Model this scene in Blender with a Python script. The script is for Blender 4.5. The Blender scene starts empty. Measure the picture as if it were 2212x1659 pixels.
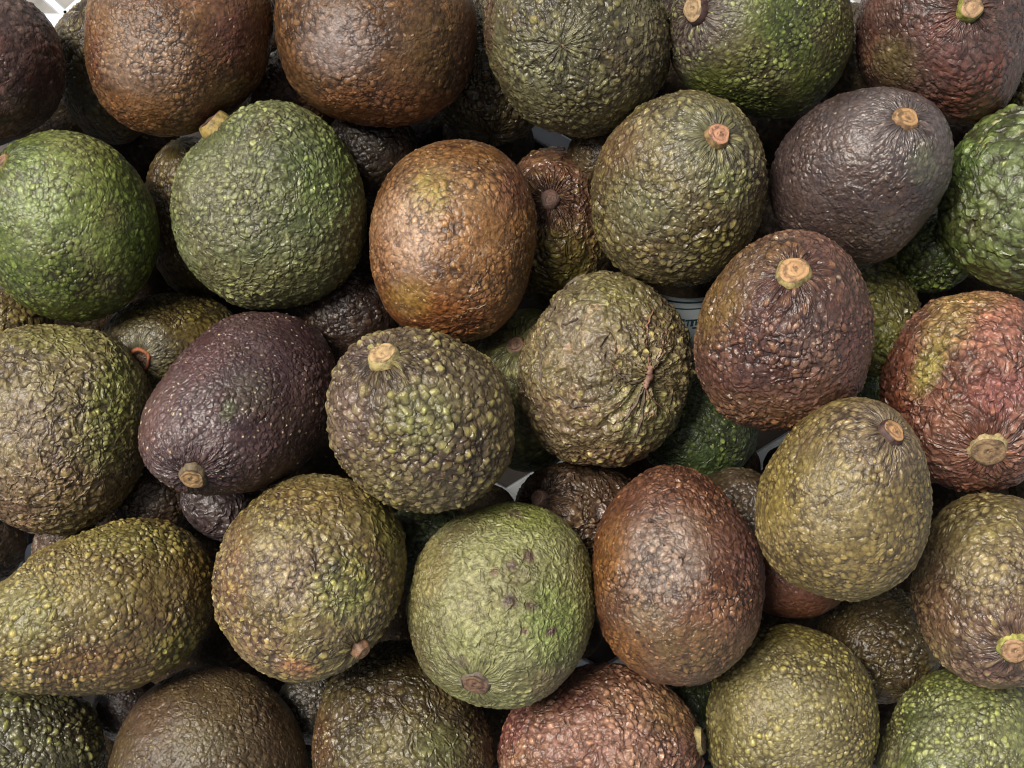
import bpy, math, random
import numpy as np
from mathutils import Vector, Matrix

# ---------------------------------------------------------------- camera, sky, sun, exposure
S = bpy.context.scene
PW, PH = 2212.0, 1659.0            # photograph measured in these units
LENS = 45.0
FPX = PW * LENS / 36.0
CAM_H = 0.62
cam_d = bpy.data.cameras.new("camera"); cam_d.lens = LENS; cam_d.sensor_width = 36.0
cam_d.clip_start = 0.01; cam_d.clip_end = 100.0
cam = bpy.data.objects.new("camera", cam_d); S.collection.objects.link(cam)
cam.location = (0, 0, CAM_H); cam.rotation_euler = (0, 0, 0)
S.camera = cam

SUN_EL, SUN_AZ = math.radians(57), math.radians(-55)     # azimuth from +Y towards +X
W = bpy.data.worlds.new("World"); S.world = W; W.use_nodes = True
wn = W.node_tree; wn.nodes.clear()
sky = wn.nodes.new("ShaderNodeTexSky"); sky.sky_type = 'NISHITA'; sky.sun_disc = False
sky.sun_elevation = SUN_EL; sky.sun_rotation = SUN_AZ
sky.air_density = 0.35; sky.dust_density = 0.3; sky.ozone_density = 1.0
hsv = wn.nodes.new("ShaderNodeHueSaturation"); hsv.inputs['Saturation'].default_value = 0.25
bg = wn.nodes.new("ShaderNodeBackground"); bg.inputs['Strength'].default_value = 0.05
wo = wn.nodes.new("ShaderNodeOutputWorld")
wn.links.new(sky.outputs[0], hsv.inputs['Color']); wn.links.new(hsv.outputs[0], bg.inputs[0])
wn.links.new(bg.outputs[0], wo.inputs[0])
sun_d = bpy.data.lights.new("sun", 'SUN'); sun_d.energy = 1.5; sun_d.angle = math.radians(26)
sun_d.color = (1.0, 0.925, 0.82)
sun = bpy.data.objects.new("sun", sun_d); S.collection.objects.link(sun)
sdir = Vector((math.sin(SUN_AZ) * math.cos(SUN_EL), math.cos(SUN_AZ) * math.cos(SUN_EL), math.sin(SUN_EL)))
sun.rotation_euler = sdir.to_track_quat('Z', 'Y').to_euler()
S.view_settings.view_transform = 'Standard'; S.view_settings.look = 'None'
S.view_settings.gamma = 1.0; S.view_settings.use_curve_mapping = False
S.cycles.filter_width = 1.1
S.view_settings.exposure = 2.06

# ---------------------------------------------------------------- small helpers
COL = S.collection
PX = 0.40 / PW                      # metres per unit at 0.5 m


def tag(o, label=None, cat=None, group=None, kind=None):
    for k, v in (('label', label), ('category', cat), ('group', group), ('kind', kind)):
        if v:
            o[k] = v
    return o


def mesh_obj(name, verts, faces, mats, parent=None, smooth=True, mat_idx=None):
    me = bpy.data.meshes.new(name)
    verts = np.asarray(verts, dtype=np.float32)
    me.from_pydata(verts.tolist(), [], [list(f) for f in faces])
    for m in (mats if isinstance(mats, (list, tuple)) else [mats]):
        me.materials.append(m)
    me.polygons.foreach_set('use_smooth', [smooth] * len(me.polygons))
    if mat_idx is not None:
        me.polygons.foreach_set('material_index', mat_idx)
    me.update()
    o = bpy.data.objects.new(name, me); COL.objects.link(o)
    if parent:
        o.parent = parent
    return o


def at(x, y, z):
    """world point seen at photo position x, y at height z"""
    d = CAM_H - z
    return np.array([(x - PW / 2) / FPX * d, (PH / 2 - y) / FPX * d, z])


class NT:
    """tiny node-tree writer"""
    def __init__(self, name):
        self.m = bpy.data.materials.new(name); self.m.use_nodes = True
        self.t = self.m.node_tree; self.t.nodes.clear()

    def n(self, typ, ins=None, **kw):
        nd = self.t.nodes.new(typ)
        for k, v in kw.items():
            setattr(nd, k, v)
        for k, v in (ins or {}).items():
            self.put(nd.inputs[k], v)
        return nd

    def put(self, sock, v):
        if isinstance(v, bpy.types.NodeSocket):
            self.t.links.new(v, sock)
        elif isinstance(v, (tuple, list)) and len(v) == 3 and sock.type == 'RGBA':
            sock.default_value = (*v, 1)
        else:
            sock.default_value = v

    def math(self, op, a, b=0.0, c=0.0, clamp=False):
        nd = self.n("ShaderNodeMath", {0: a, 1: b, 2: c}, operation=op, use_clamp=clamp)
        return nd.outputs[0]

    def vmath(self, op, a, b=(0, 0, 0)):
        nd = self.n("ShaderNodeVectorMath", {0: a, 1: b}, operation=op)
        return nd.outputs[0]

    def ss(self, v, lo, hi, o0=0.0, o1=1.0):
        nd = self.n("ShaderNodeMapRange", {0: v, 1: lo, 2: hi, 3: o0, 4: o1}, interpolation_type='SMOOTHSTEP')
        return nd.outputs[0]

    def mix(self, f, a, b, blend='MIX'):
        nd = self.n("ShaderNodeMix", None, data_type='RGBA', blend_type=blend)
        self.put(nd.inputs[0], f); self.put(nd.inputs[6], a); self.put(nd.inputs[7], b)
        return nd.outputs[2]

    def noise(self, v, scale, detail=2.0, rough=0.5, dist=0.0):
        nd = self.n("ShaderNodeTexNoise", {'Vector': v, 'Scale': scale, 'Detail': detail, 'Roughness': rough, 'Distortion': dist})
        return nd.outputs

    def voro(self, v, scale, rnd=1.0, feature='F1'):
        nd = self.n("ShaderNodeTexVoronoi", {'Vector': v, 'Scale': scale, 'Randomness': rnd}, feature=feature)
        return nd.outputs

    def out(self, bsdf, disp=None):
        o = self.n("ShaderNodeOutputMaterial")
        self.t.links.new(bsdf, o.inputs[0])
        if disp is not None:
            self.t.links.new(disp, o.inputs[2])
        return self.m


# ---------------------------------------------------------------- avocado skin
# a, b: the two ground colours of the skin, tip: colour of the nodules, speck: pale pores
PAL = {
    'green':  dict(a=(.052, .078, .014), b=(.105, .128, .042), tip=(.20, .27, .085), speck=(.36, .34, .12)),
    'grgrey': dict(a=(.058, .078, .038), b=(.092, .105, .062), tip=(.22, .27, .105), speck=(.34, .34, .16)),
    'olive':  dict(a=(.072, .066, .028), b=(.112, .102, .052), tip=(.22, .21, .08), speck=(.36, .31, .14)),
    'brown':  dict(a=(.078, .042, .020), b=(.125, .078, .042), tip=(.20, .125, .058), speck=(.36, .22, .10)),
    'redbr':  dict(a=(.070, .030, .020), b=(.105, .058, .040), tip=(.20, .115, .062), speck=(.38, .22, .12)),
    'purple': dict(a=(.034, .021, .023), b=(.066, .046, .046), tip=(.105, .078, .062), speck=(.33, .25, .16)),
    'dark':   dict(a=(.030, .022, .014), b=(.052, .040, .024), tip=(.085, .070, .036), speck=(.20, .16, .08)),
}


def warm(c, f=1.0):
    k = 0.76 if c[1] > c[2] * 1.25 else 0.86
    f *= 1.34
    return (c[0] * 1.16 * f, c[1] * 1.02 * f, c[2] * k * f)


def skin_material(p, seed):
    t = NT("avocado_skin")
    for q in ('a', 'b', 'c', 'tip', 'polecol'):
        p[q] = tuple(v * m for v, m in zip(warm(p[q], {'tip': 1.28, 'a': .80, 'b': .92}.get(q, 1.0)), p['tone']))
    sp = p['sp']                                             # nodule spacing, mm
    co = t.n("ShaderNodeAttribute", attribute_name='skin_co').outputs['Vector']
    patch = t.n("ShaderNodeAttribute", attribute_name='patch')
    pole = t.n("ShaderNodeAttribute", attribute_name='pole').outputs['Fac']
    wob = t.vmath('SUBTRACT', t.noise(co, 0.17, 2.0)[1], (.5, .5, .5))
    wob = t.n("ShaderNodeVectorMath", {0: wob, 'Scale': sp * p['warp']}, operation='SCALE').outputs[0]
    wob2 = t.vmath('SUBTRACT', t.noise(co, 0.6 / sp, 2.0)[1], (.5, .5, .5))
    wob = t.vmath('ADD', wob, t.n("ShaderNodeVectorMath", {0: wob2, 'Scale': sp * p['stray']}, operation='SCALE').outputs[0])
    cw = t.vmath('ADD', co, wob)
    v1 = t.voro(cw, 1.0 / (sp * 0.9), 1.0)
    r1 = t.n("ShaderNodeSeparateColor", {0: v1['Color']}).outputs
    size1 = t.math('MULTIPLY_ADD', r1[0], 0.26, p['rad'] - 0.07)
    d1 = t.math('DIVIDE', v1['Distance'], size1)
    dome1 = t.math('SUBTRACT', 1.0, t.math('MULTIPLY', d1, d1), clamp=True)
    dome1 = t.math('MULTIPLY', dome1, t.math('MULTIPLY_ADD', r1[1], 0.75, 0.32))
    v2 = t.voro(t.vmath('ADD', cw, (3, 8, 1)), 1.75 / sp, 1.0)
    r2 = t.n("ShaderNodeSeparateColor", {0: v2['Color']}).outputs
    d2 = t.math('DIVIDE', v2['Distance'], 0.62)
    dome2 = t.math('MULTIPLY', t.math('SUBTRACT', 1.0, t.math('MULTIPLY', d2, d2), clamp=True), t.math('MULTIPLY_ADD', r2[1], 0.8, 0.0))
    dome1 = t.math('SMOOTH_MAX', dome1, dome2, 0.12)
    # wavy ridges that run between the nodules
    nr = t.noise(cw, 0.42 / sp, 2.0, 0.55, 0.6)[0]
    ridge = t.math('SUBTRACT', 1.0, t.math('MULTIPLY', t.math('ABSOLUTE', t.math('SUBTRACT', nr, 0.5)), 5.0), clamp=True)
    ridge = t.math('POWER', ridge, 1.6)
    # where the skin is rough and where it is smooth
    amp = t.ss(t.noise(co, 0.045, 1.0)[0], 0.30, 0.68, 1.0 - p['patchy'], 1.0)
    # pale pores on the tips
    v3 = t.voro(t.vmath('ADD', cw, (11, 3, 5)), 0.62 / sp * 1.6, 1.0)
    r3 = t.n("ShaderNodeSeparateColor", {0: v3['Color']}).outputs
    pore = t.math('MULTIPLY', t.ss(v3['Distance'], 0.25, 0.11), t.ss(r3[0], 0.55, 0.75, 0.0, p['pores']), clamp=True)
    fine = t.noise(co, 1.1, 3.0, 0.6)[0]
    h = t.math('MULTIPLY', t.math('MULTIPLY', dome1, p['h']), amp)
    h = t.math('ADD', h, t.math('MULTIPLY', ridge, p['ridge']))
    h = t.math('ADD', h, t.math('MULTIPLY', fine, p['fine']))
    h = t.math('ADD', h, t.math('MULTIPLY', pore, 0.16))
    h = t.math('ADD', h, t.math('MULTIPLY', t.noise(t.vmath('ADD', co, (9, 4, 60)), 0.06, 1.0)[0], p['dent']))
    ray = t.n("ShaderNodeAttribute", attribute_name='ray').outputs['Vector']
    rwob = t.n("ShaderNodeVectorMath", {0: t.vmath('SUBTRACT', t.noise(co, 0.30, 2.0)[1], (.5, .5, .5)), 'Scale': 0.22}, operation='SCALE').outputs[0]
    rn = t.noise(t.vmath('ADD', ray, rwob), 5.2, 2.0, 0.5)[0]
    rays = t.math('SUBTRACT', 1.0, t.math('MULTIPLY', t.math('ABSOLUTE', t.math('SUBTRACT', rn, 0.5)), 5.5), clamp=True)
    rays = t.math('MULTIPLY', rays, t.math('MULTIPLY', t.ss(pole, 0.72, 0.20), t.ss(pole, 0.06, 0.16)))
    h = t.math('SUBTRACT', h, t.math('MULTIPLY', rays, p['polew'] * 0.8))
    if p['tailw']:
        rt = t.math('SUBTRACT', t.noise(t.vmath('ADD', ray, rwob), 3.2, 2.0, 0.5)[0], 0.5)
        h = t.math('ADD', h, t.math('MULTIPLY', rt, t.ss(pole, 2.35, 2.95, 0.0, p['tailw'] * 4.0)))
    if p['crumple']:
        vc = t.voro(t.vmath('ADD', co, t.n("ShaderNodeVectorMath", {0: wob, 'Scale': 2.2}, operation='SCALE').outputs[0]), 0.085, 1.0, 'DISTANCE_TO_EDGE')
        cre = t.ss(vc['Distance'], 0.0, 0.22, 1.0, 0.0)
        h = t.math('ADD', h, t.math('MULTIPLY', cre, p['crumple']))
    # --- colour
    big = t.noise(co, p['bscale'], 3.0, 0.55, 0.4)[0]
    base = t.mix(t.ss(big, 0.36, 0.64), p['a'], p['b'])
    base = t.mix(t.ss(t.noise(t.vmath('ADD', co, (31, 7, 3)), p['bscale'] * 1.3, 2.0)[0], 0.50, 0.70, 0.0, p['camt']), base, p['c'])
    base = t.mix(p['poleamt'] if not p['poleamt'] else t.ss(pole, 0.85, 0.25, 0.0, p['poleamt']), base, p['polecol'])
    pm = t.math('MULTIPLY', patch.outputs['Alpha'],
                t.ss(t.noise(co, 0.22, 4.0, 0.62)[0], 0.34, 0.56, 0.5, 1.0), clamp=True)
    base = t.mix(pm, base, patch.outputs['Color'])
    bl2 = t.ss(t.noise(t.vmath('ADD', co, (60, 8, 21)), 0.050, 4.0, 0.6)[0], 0.50, 0.70, 0.0, p['bloom'])
    base = t.mix(bl2, base, t.mix(0.55, t.mix(1.0, base, (1.5, 1.5, 1.5), 'MULTIPLY'), (.115, .098, .088)))
    base = t.mix(t.math('MULTIPLY', rays, min(.7, p['polew'] * .6)), base, t.mix(1.0, base, (.35, .30, .30), 'MULTIPLY'))
    mott = t.ss(t.noise(co, 0.55, 3.0, 0.6)[0], 0.30, 0.72, 0.62, 1.38)
    base = t.mix(1.0, base, t.n("ShaderNodeCombineColor", {0: mott, 1: mott, 2: mott}).outputs[0], 'MULTIPLY')
    tipf = t.math('MULTIPLY', t.ss(dome1, 0.40, 1.0), t.math('MULTIPLY', t.math('MULTIPLY_ADD', r1[2], 1.1, 0.35), amp))
    tipf = t.math('MULTIPLY', tipf, p['tipamt'], clamp=True)
    tipc = t.mix(0.6, p['tip'], t.mix(1.0, base, (2.0, 2.0, 2.0), 'MULTIPLY'))
    colr = t.mix(tipf, base, tipc)
    # dark seams between crowded nodules: skin pigment plus crevice shade put into the colour
    seam = t.math('MULTIPLY', t.ss(dome1, 0.42, 0.02), t.math('MULTIPLY', amp, p['seam']), clamp=True)
    colr = t.mix(seam, colr, t.mix(0.5, t.mix(1.0, base, (.30, .24, .24), 'MULTIPLY'), (.022, .014, .012)))
    colr = t.mix(pore, colr, p['speck'])
    # dark rubbed spots
    bl = t.noise(t.vmath('ADD', co, (5, 77, 13)), 0.20, 4.0, 0.62)[0]
    colr = t.mix(t.ss(bl, 0.63, 0.70, 0.0, p['blem']), colr, (.016, .009, .010))
    if p['scar']:
        vs = t.voro(t.vmath('ADD', co, t.n("ShaderNodeVectorMath", {0: wob, 'Scale': 3.0}, operation='SCALE').outputs[0]), 0.06, 1.0, 'DISTANCE_TO_EDGE')
        ln = t.math('MULTIPLY', t.ss(vs['Distance'], 0.035, 0.008), t.ss(t.noise(co, 0.07)[0], 0.48, 0.58, 0.0, p['scar']), clamp=True)
        colr = t.mix(ln, colr, (.30, .20, .12))
    rough = t.math('ADD', t.math('MULTIPLY', t.math('SUBTRACT', bl, 0.5), 0.30), t.math('ADD', t.math('MULTIPLY', fine, 0.22), t.math('MULTIPLY_ADD', tipf, -0.12, p['rough'] - 0.06)))
    b = t.n("ShaderNodeBsdfPrincipled", {'Base Color': colr, 'Roughness': rough, 'IOR': 1.46, 'Specular IOR Level': p['spec'], 'Coat Weight': p['spec'] * 0.28, 'Coat Roughness': 0.15})
    dn = t.n("ShaderNodeDisplacement", {'Height': h, 'Midlevel': 0.0, 'Scale': 0.0019})
    m = t.out(b.outputs[0], dn.outputs[0])
    m.displacement_method = 'BOTH'
    return m


DEF = dict(tone=(1, 1, 1), spec=0.55, dent=0.9, polew=0.4, tailw=0.0, bloom=0.35, sp=3.4, h=0.62, rad=0.66, warp=0.9, ridge=0.12, stray=0.8, fine=0.16, patchy=0.68, crumple=0.0, bscale=0.036,
           c=(.046, .028, .022), camt=0.4, poleamt=0.0, polecol=(.06, .05, .045), tipamt=0.75, seam=0.85, pores=0.6, blem=0.35,
           scar=0.0, rough=0.34)

# ---------------------------------------------------------------- stems
def stem_material(side, face, rad):
    t = NT("stem_bark")
    co = t.n("ShaderNodeTexCoord").outputs['Object']
    n1 = t.noise(co, 420.0, 4.0, 0.65)[0]
    c = t.mix(t.ss(n1, 0.35, 0.66), side, tuple(x * 0.35 for x in side))
    b = t.n("ShaderNodeBsdfPrincipled", {'Base Color': c, 'Roughness': 0.62})
    bp = t.n("ShaderNodeBump", {'Height': n1, 'Strength': 0.7, 'Distance': 0.0007})
    t.t.links.new(bp.outputs[0], b.inputs['Normal'])
    m1 = t.out(b.outputs[0])
    t = NT("stem_cut_wood")
    co = t.n("ShaderNodeTexCoord").outputs['Object']
    n1 = t.noise(co, 500.0, 4.0, 0.65)[0]
    sx = t.n("ShaderNodeSeparateXYZ", {0: co}).outputs
    r = t.math('SQRT', t.math('ADD', t.math('MULTIPLY', sx[0], sx[0]), t.math('MULTIPLY', sx[1], sx[1])))
    n3 = t.noise(co, 190.0, 2.0, 0.5)[0]
    rn = t.math('DIVIDE', t.math('ADD', r, t.math('MULTIPLY', t.math('SUBTRACT', n3, 0.5), rad * 0.8)), rad)
    rings = t.math('SINE', t.math('ADD', t.math('MULTIPLY', rn, 15.0), t.math('MULTIPLY', n1, 9.0)))
    c = t.mix(t.ss(rings, -0.9, 0.9), tuple(x * 0.93 for x in face), tuple(min(1, x * 1.05) for x in face))
    c = t.mix(t.ss(t.math('ABSOLUTE', t.math('SUBTRACT', rn, 0.48)), 0.15, 0.0, 0.0, 0.5), c, tuple(x * 0.42 for x in face))
    c = t.mix(t.ss(rn, 0.74, 0.98, 0.0, 0.8), c, tuple(x * 0.30 for x in face))
    n2 = t.noise(t.vmath('ADD', co, (.3, .1, .2)), 300.0, 4.0, 0.65)[0]
    c = t.mix(t.ss(n2, 0.48, 0.63, 0.0, 0.8), c, tuple(x * 0.25 for x in face))
    b = t.n("ShaderNodeBsdfPrincipled", {'Base Color': c, 'Roughness': 0.7})
    bp = t.n("ShaderNodeBump", {'Height': t.math('ADD', n1, t.math('MULTIPLY', rings, 0.12)), 'Strength': 0.8, 'Distance': 0.0008})
    t.t.links.new(bp.outputs[0], b.inputs['Normal'])
    m2 = t.out(b.outputs[0])
    return m1, m2


def lathe(profile, rnd, seg=28, wob=0.07, lobes=None):
    """rings of (radius, z) with an uneven outline; returns verts, faces, open at both ends"""
    ph = [rnd.uniform(0, 6.28) for _ in range(4)]
    vs, fs = [], []
    for k, (r, z) in enumerate(profile):
        for i in range(seg):
            a = 6.2832 * i / seg
            w = 1 + wob * (0.6 * math.sin(2 * a + ph[0]) + 0.5 * math.sin(3 * a + ph[1]) + 0.45 * math.sin(5 * a + ph[2]))
            zz = z + 0.05 * profile[0][0] * math.sin(2 * a + ph[3]) * (k / len(profile))
            vs.append((r * w * math.cos(a), r * w * math.sin(a), zz))
        if k:
            for i in range(seg):
                j = (i + 1) % seg
                fs.append(((k - 1) * seg + i, (k - 1) * seg + j, k * seg + j, k * seg + i))
    return vs, fs


def make_stem(body, st, pole, nrm, rnd):
    kind = st.get('k', 'button')
    r = st['d'] * 0.455 * PX
    side, face = tuple(v * m for v, m in zip(st.get('side', (.34, .27, .10)), (.85, .80, .8))), tuple(v * m for v, m in zip(st.get('face', (.50, .32, .16)), (.66, .60, .58)))
    m1, m2 = stem_material(side, face, r)
    hgt = st.get('h', 0.55) * r * 1.3
    if kind == 'button':
        prof = [(r * 1.02, -0.0035), (r * 1.06, -0.0004), (r * 1.03, hgt * .35), (r * .95, hgt * .72), (r * .84, hgt * .97)]
        top = [(r * .84, hgt * .97), (r * .70, hgt * 1.02), (r * .48, hgt * .95), (r * .28, hgt * 1.0), (r * .10, hgt * 1.04), (r * .002, hgt * 1.04)]
    elif kind == 'scar':
        prof = [(r * 1.10, -0.003), (r * 1.12, 0.0003), (r * 1.0, .0011), (r * .82, .0008)]
        top = [(r * .82, .0008), (r * .6, -.0002), (r * .3, .0000), (r * .002, .0003)]
    else:                                                    # nub: short, rounded
        prof = [(r * 1.2, -0.003), (r * 1.1, 0.0), (r * .9, hgt * .5), (r * .72, hgt * .8)]
        top = [(r * .72, hgt * .8), (r * .4, hgt * .95), (r * .002, hgt)]
    v, f = lathe(prof, random.Random(st['d'] * 7 + 1), wob=0.08)
    s = mesh_obj("stem", v, f, m1, body)
    v2, f2 = lathe(top, random.Random(st['d'] * 7 + 1), wob=0.08)
    cf = mesh_obj("cut_face", v2, f2, m2, s)
    lean = st.get('lean', (0, 0))
    z = Vector(nrm) + Vector((lean[0], lean[1], 0)); z.normalize()
    q = z.to_track_quat('Z', 'Y')
    s.matrix_local = Matrix.Translation(Vector(pole)) @ q.to_matrix().to_4x4()
    return s


CORK = {}


def corky(c):
    if c not in CORK:
        t = NT("corky_scar")
        co = t.n("ShaderNodeTexCoord").outputs['Object']
        n1 = t.noise(co, 600.0, 4.0, 0.65)[0]
        col = t.mix(t.ss(n1, 0.35, 0.66), tuple(x * 0.45 for x in c), c)
        bs = t.n("ShaderNodeBsdfPrincipled", {'Base Color': col, 'Roughness': 0.6})
        bp = t.n("ShaderNodeBump", {'Height': n1, 'Strength': 0.7, 'Distance': 0.0006})
        t.t.links.new(bp.outputs[0], bs.inputs['Normal'])
        CORK[c] = t.out(bs.outputs[0])
    return CORK[c]


# ---------------------------------------------------------------- avocado body
def cube_sphere(n):
    lin = np.tan(np.linspace(-1, 1, n + 1) * math.pi / 4)
    key, vs, fs = {}, [], []
    axes = [((1, 0, 0), (0, 1, 0), (0, 0, 1)), ((-1, 0, 0), (0, 0, 1), (0, 1, 0)), ((0, 1, 0), (0, 0, 1), (1, 0, 0)),
            ((0, -1, 0), (1, 0, 0), (0, 0, 1)), ((0, 0, 1), (1, 0, 0), (0, 1, 0)), ((0, 0, -1), (0, 1, 0), (1, 0, 0))]
    P = []
    for w, u, v in axes:
        A, B = np.meshgrid(lin, lin, indexing='ij')
        P.append((np.array(w)[None, None] + A[..., None] * np.array(u) + B[..., None] * np.array(v)).reshape(-1, 3))
    P = np.concatenate(P)
    _, first, inv = np.unique(np.round(P, 6), axis=0, return_index=True, return_inverse=True)
    inv = inv.reshape(-1)
    V = P[first]; V = V / np.linalg.norm(V, axis=1)[:, None]
    F = []
    m = n + 1
    for k in range(6):
        i, j = np.meshgrid(np.arange(n), np.arange(n), indexing='ij')
        o = k * m * m
        F.append(np.stack([o + i * m + j, o + (i + 1) * m + j, o + (i + 1) * m + j + 1, o + i * m + j + 1], -1).reshape(-1, 4))
    F = inv[np.concatenate(F)]
    c = V[F].mean(1)
    nr = np.cross(V[F[:, 1]] - V[F[:, 0]], V[F[:, 2]] - V[F[:, 0]])
    flip = (nr * c).sum(1) < 0
    F[flip] = F[flip][:, ::-1]
    return V, F


SPH = {n: cube_sphere(n) for n in (66, 40, 26)}


def fourier_fit(th, r, order, lam=0.0):
    A = [np.ones_like(th)]; reg = [0.0]
    for k in range(1, order + 1):
        A += [np.cos(k * th), np.sin(k * th)]; reg += [k * k * lam] * 2
    A = np.stack(A, 1)
    return np.linalg.solve(A.T @ A + np.diag(reg) * len(th), A.T @ r)


def fourier_eval(c, th):
    out = np.full_like(th, c[0])
    for k in range(1, (len(c) - 1) // 2 + 1):
        out = out + c[2 * k - 1] * np.cos(k * th) + c[2 * k] * np.sin(k * th)
    return out


def outline(o):
    """closed outline in photo units: an ellipse (x, y, rx, ry, degrees) or a list of points"""
    if isinstance(o, tuple):
        x, y, rx, ry, dg = o
        th = np.linspace(0, 2 * math.pi, 40, endpoint=False); d = math.radians(dg)
        u, v = rx * np.cos(th), ry * np.sin(th)
        return np.stack([x + u * math.cos(d) - v * math.sin(d), y + u * math.sin(d) + v * math.cos(d)], 1)
    p = np.array(o, float).reshape(-1, 2)
    ctr = (p.max(0) + p.min(0)) / 2
    a = np.arctan2(p[:, 1] - ctr[1], p[:, 0] - ctr[0])
    p = p[np.argsort(a)]
    q = np.concatenate([p, p[:1]])                           # even spacing along the outline
    seg = np.linalg.norm(np.diff(q, axis=0), axis=1); s = np.concatenate([[0], np.cumsum(seg)])
    t = np.linspace(0, s[-1], 72, endpoint=False)
    return np.stack([np.interp(t, s, q[:, 0]), np.interp(t, s, q[:, 1])], 1)


def build_avocado(F, z):
    rnd = random.Random(F['seed']); rs = np.random.RandomState(F['seed'])
    pts = outline(F['o'])
    ctr = (pts.max(0) + pts.min(0)) / 2
    C = at(ctr[0], ctr[1], z)
    camp = np.array([0, 0, CAM_H])
    e3 = camp - C; dist = np.linalg.norm(e3); e3 /= dist
    e1 = np.array([1.0, 0, 0]); e1 -= e3 * (e1 @ e3); e1 /= np.linalg.norm(e1)
    e2 = np.cross(e3, e1)

    def to_uv(x, y):
        ray = np.stack([(np.asarray(x) - PW / 2) / FPX, (PH / 2 - np.asarray(y)) / FPX, -np.ones_like(np.asarray(x, float))], -1)
        tt = -((camp - C) @ e3) / (ray @ e3)
        p = camp + ray * tt[..., None] - C
        return p @ e1, p @ e2
    u, v = to_uv(pts[:, 0], pts[:, 1])
    th, rr = np.arctan2(v, u), np.hypot(u, v)
    cT = fourier_fit(th, rr, 6, 0.0006)
    asp = F.get('asp', 1.22)
    # axis of the fruit (towards the stem) in the view frame
    if 'stem' in F and 'ax' not in F:
        su, sv = to_uv(np.array([F['stem'][0]]), np.array([F['stem'][1]]))
        su, sv = su[0], sv[0]; phi = math.atan2(sv, su)
        q = min(0.985, math.hypot(su, sv) / fourier_eval(cT, np.array([phi]))[0])
        al = math.atan(q / math.sqrt(1 - q * q) / asp)
        if F.get('tail'):                                    # the point given is the blossom end
            al, phi = math.pi - al, phi + math.pi
    else:
        phi, al = math.radians(F['ax'][0]), math.radians(F['ax'][1])
    d = np.array([math.sin(al) * math.cos(phi), math.sin(al) * math.sin(phi), math.cos(al)])
    h1 = np.cross(d, [0.3, 0.5, 0.8]); h1 /= np.linalg.norm(h1); h2 = np.cross(d, h1)
    V, Q = SPH[F['n']]
    # a vertex ring always faces the stem: rotate the sphere so that +z is the axis
    N = V[:, 0:1] * h1 + V[:, 1:2] * h2 + V[:, 2:3] * d
    t = V[:, 2]
    k = F.get('taper', 0.10)
    b = cT[0]
    wid = 1 - k * t - 0.04 * t * t
    psi = np.arccos(np.clip(t, -1, 1))
    lift = asp * t - 0.075 * np.exp(-(psi / 0.17) ** 2) + 0.02 * np.exp(-((math.pi - psi) / 0.15) ** 2)
    P = (V[:, 0:1] * h1 + V[:, 1:2] * h2) * (b * wid)[:, None] + d[None] * (b * lift)[:, None]
    # slow lumps
    lump = np.zeros(len(V))
    for i in range(7):
        kv = rs.normal(size=3) * (1.6 + 0.45 * i); lump += np.sin(N @ kv + rs.uniform(0, 6.28)) / (1.5 + i * 0.6)
    P = P * (1 + F.get('lump', 0.012) * lump)[:, None]
    th = np.arctan2(P[:, 1], P[:, 0]); rr = np.hypot(P[:, 0], P[:, 1])
    nb = 90
    bi = ((th + math.pi) / (2 * math.pi) * nb).astype(int) % nb
    mx = np.zeros(nb); np.maximum.at(mx, bi, rr)
    tb = (np.arange(nb) + 0.5) / nb * 2 * math.pi - math.pi
    cE = fourier_fit(tb, mx, 8, 0.0)
    g = fourier_eval(cT, th) / fourier_eval(cE, th)
    # keep the very middle from being pinched by the outline
    gm = g.mean(); wgt = np.clip(rr / (0.25 * b), 0, 1); wgt = wgt * wgt * (3 - 2 * wgt)
    g = gm + (g - gm) * wgt
    P = P * np.stack([g, g, np.full_like(g, gm)], 1)
    P = P * (1.0 - (F.get('h', DEF['h']) * 0.0010 + 0.0008) / b)           # room for the nodules
    Wd = P[:, 0:1] * e1 + P[:, 1:2] * e2 + P[:, 2:3] * e3
    # mapping that draws the nodules out into rays near both ends, millimetres
    al2 = np.arctan2(V[:, 1], V[:, 0]); rho = np.sin(psi)
    rp = np.sqrt(rho ** 2 + (0.34 * np.exp(-(psi / 0.55) ** 2)) ** 2 + (0.08 * np.exp(-((math.pi - psi) / 0.35) ** 2)) ** 2)
    sk = np.stack([rp * np.cos(al2) * wid, rp * np.sin(al2) * wid, asp * t], 1) * b * 1000 + rs.uniform(-400, 400, 3)
    me = bpy.data.meshes.new("avocado")
    me.vertices.add(len(V)); me.vertices.foreach_set('co', Wd.astype(np.float32).ravel())
    nq = len(Q)
    me.loops.add(nq * 4); me.loops.foreach_set('vertex_index', Q.astype(np.int32).ravel())
    me.polygons.add(nq); me.polygons.foreach_set('loop_start', np.arange(0, nq * 4, 4, dtype=np.int32))
    me.polygons.foreach_set('use_smooth', np.ones(nq, bool))
    me.update(calc_edges=True)
    me.attributes.new('skin_co', 'FLOAT_VECTOR', 'POINT').data.foreach_set('vector', sk.astype(np.float32).ravel())
    me.attributes.new('ray', 'FLOAT_VECTOR', 'POINT').data.foreach_set('vector', np.stack([np.cos(al2), np.sin(al2), psi * 0.35 + F['seed'] * .37], 1).astype(np.float32).ravel())
    me.attributes.new('pole', 'FLOAT', 'POINT').data.foreach_set('value', psi.astype(np.float32))
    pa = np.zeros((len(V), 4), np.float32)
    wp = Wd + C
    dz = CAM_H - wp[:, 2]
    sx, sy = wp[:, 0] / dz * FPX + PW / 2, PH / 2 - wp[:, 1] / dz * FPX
    front = np.clip(P[:, 2] / b * 4 + 0.8, 0, 1)
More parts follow.
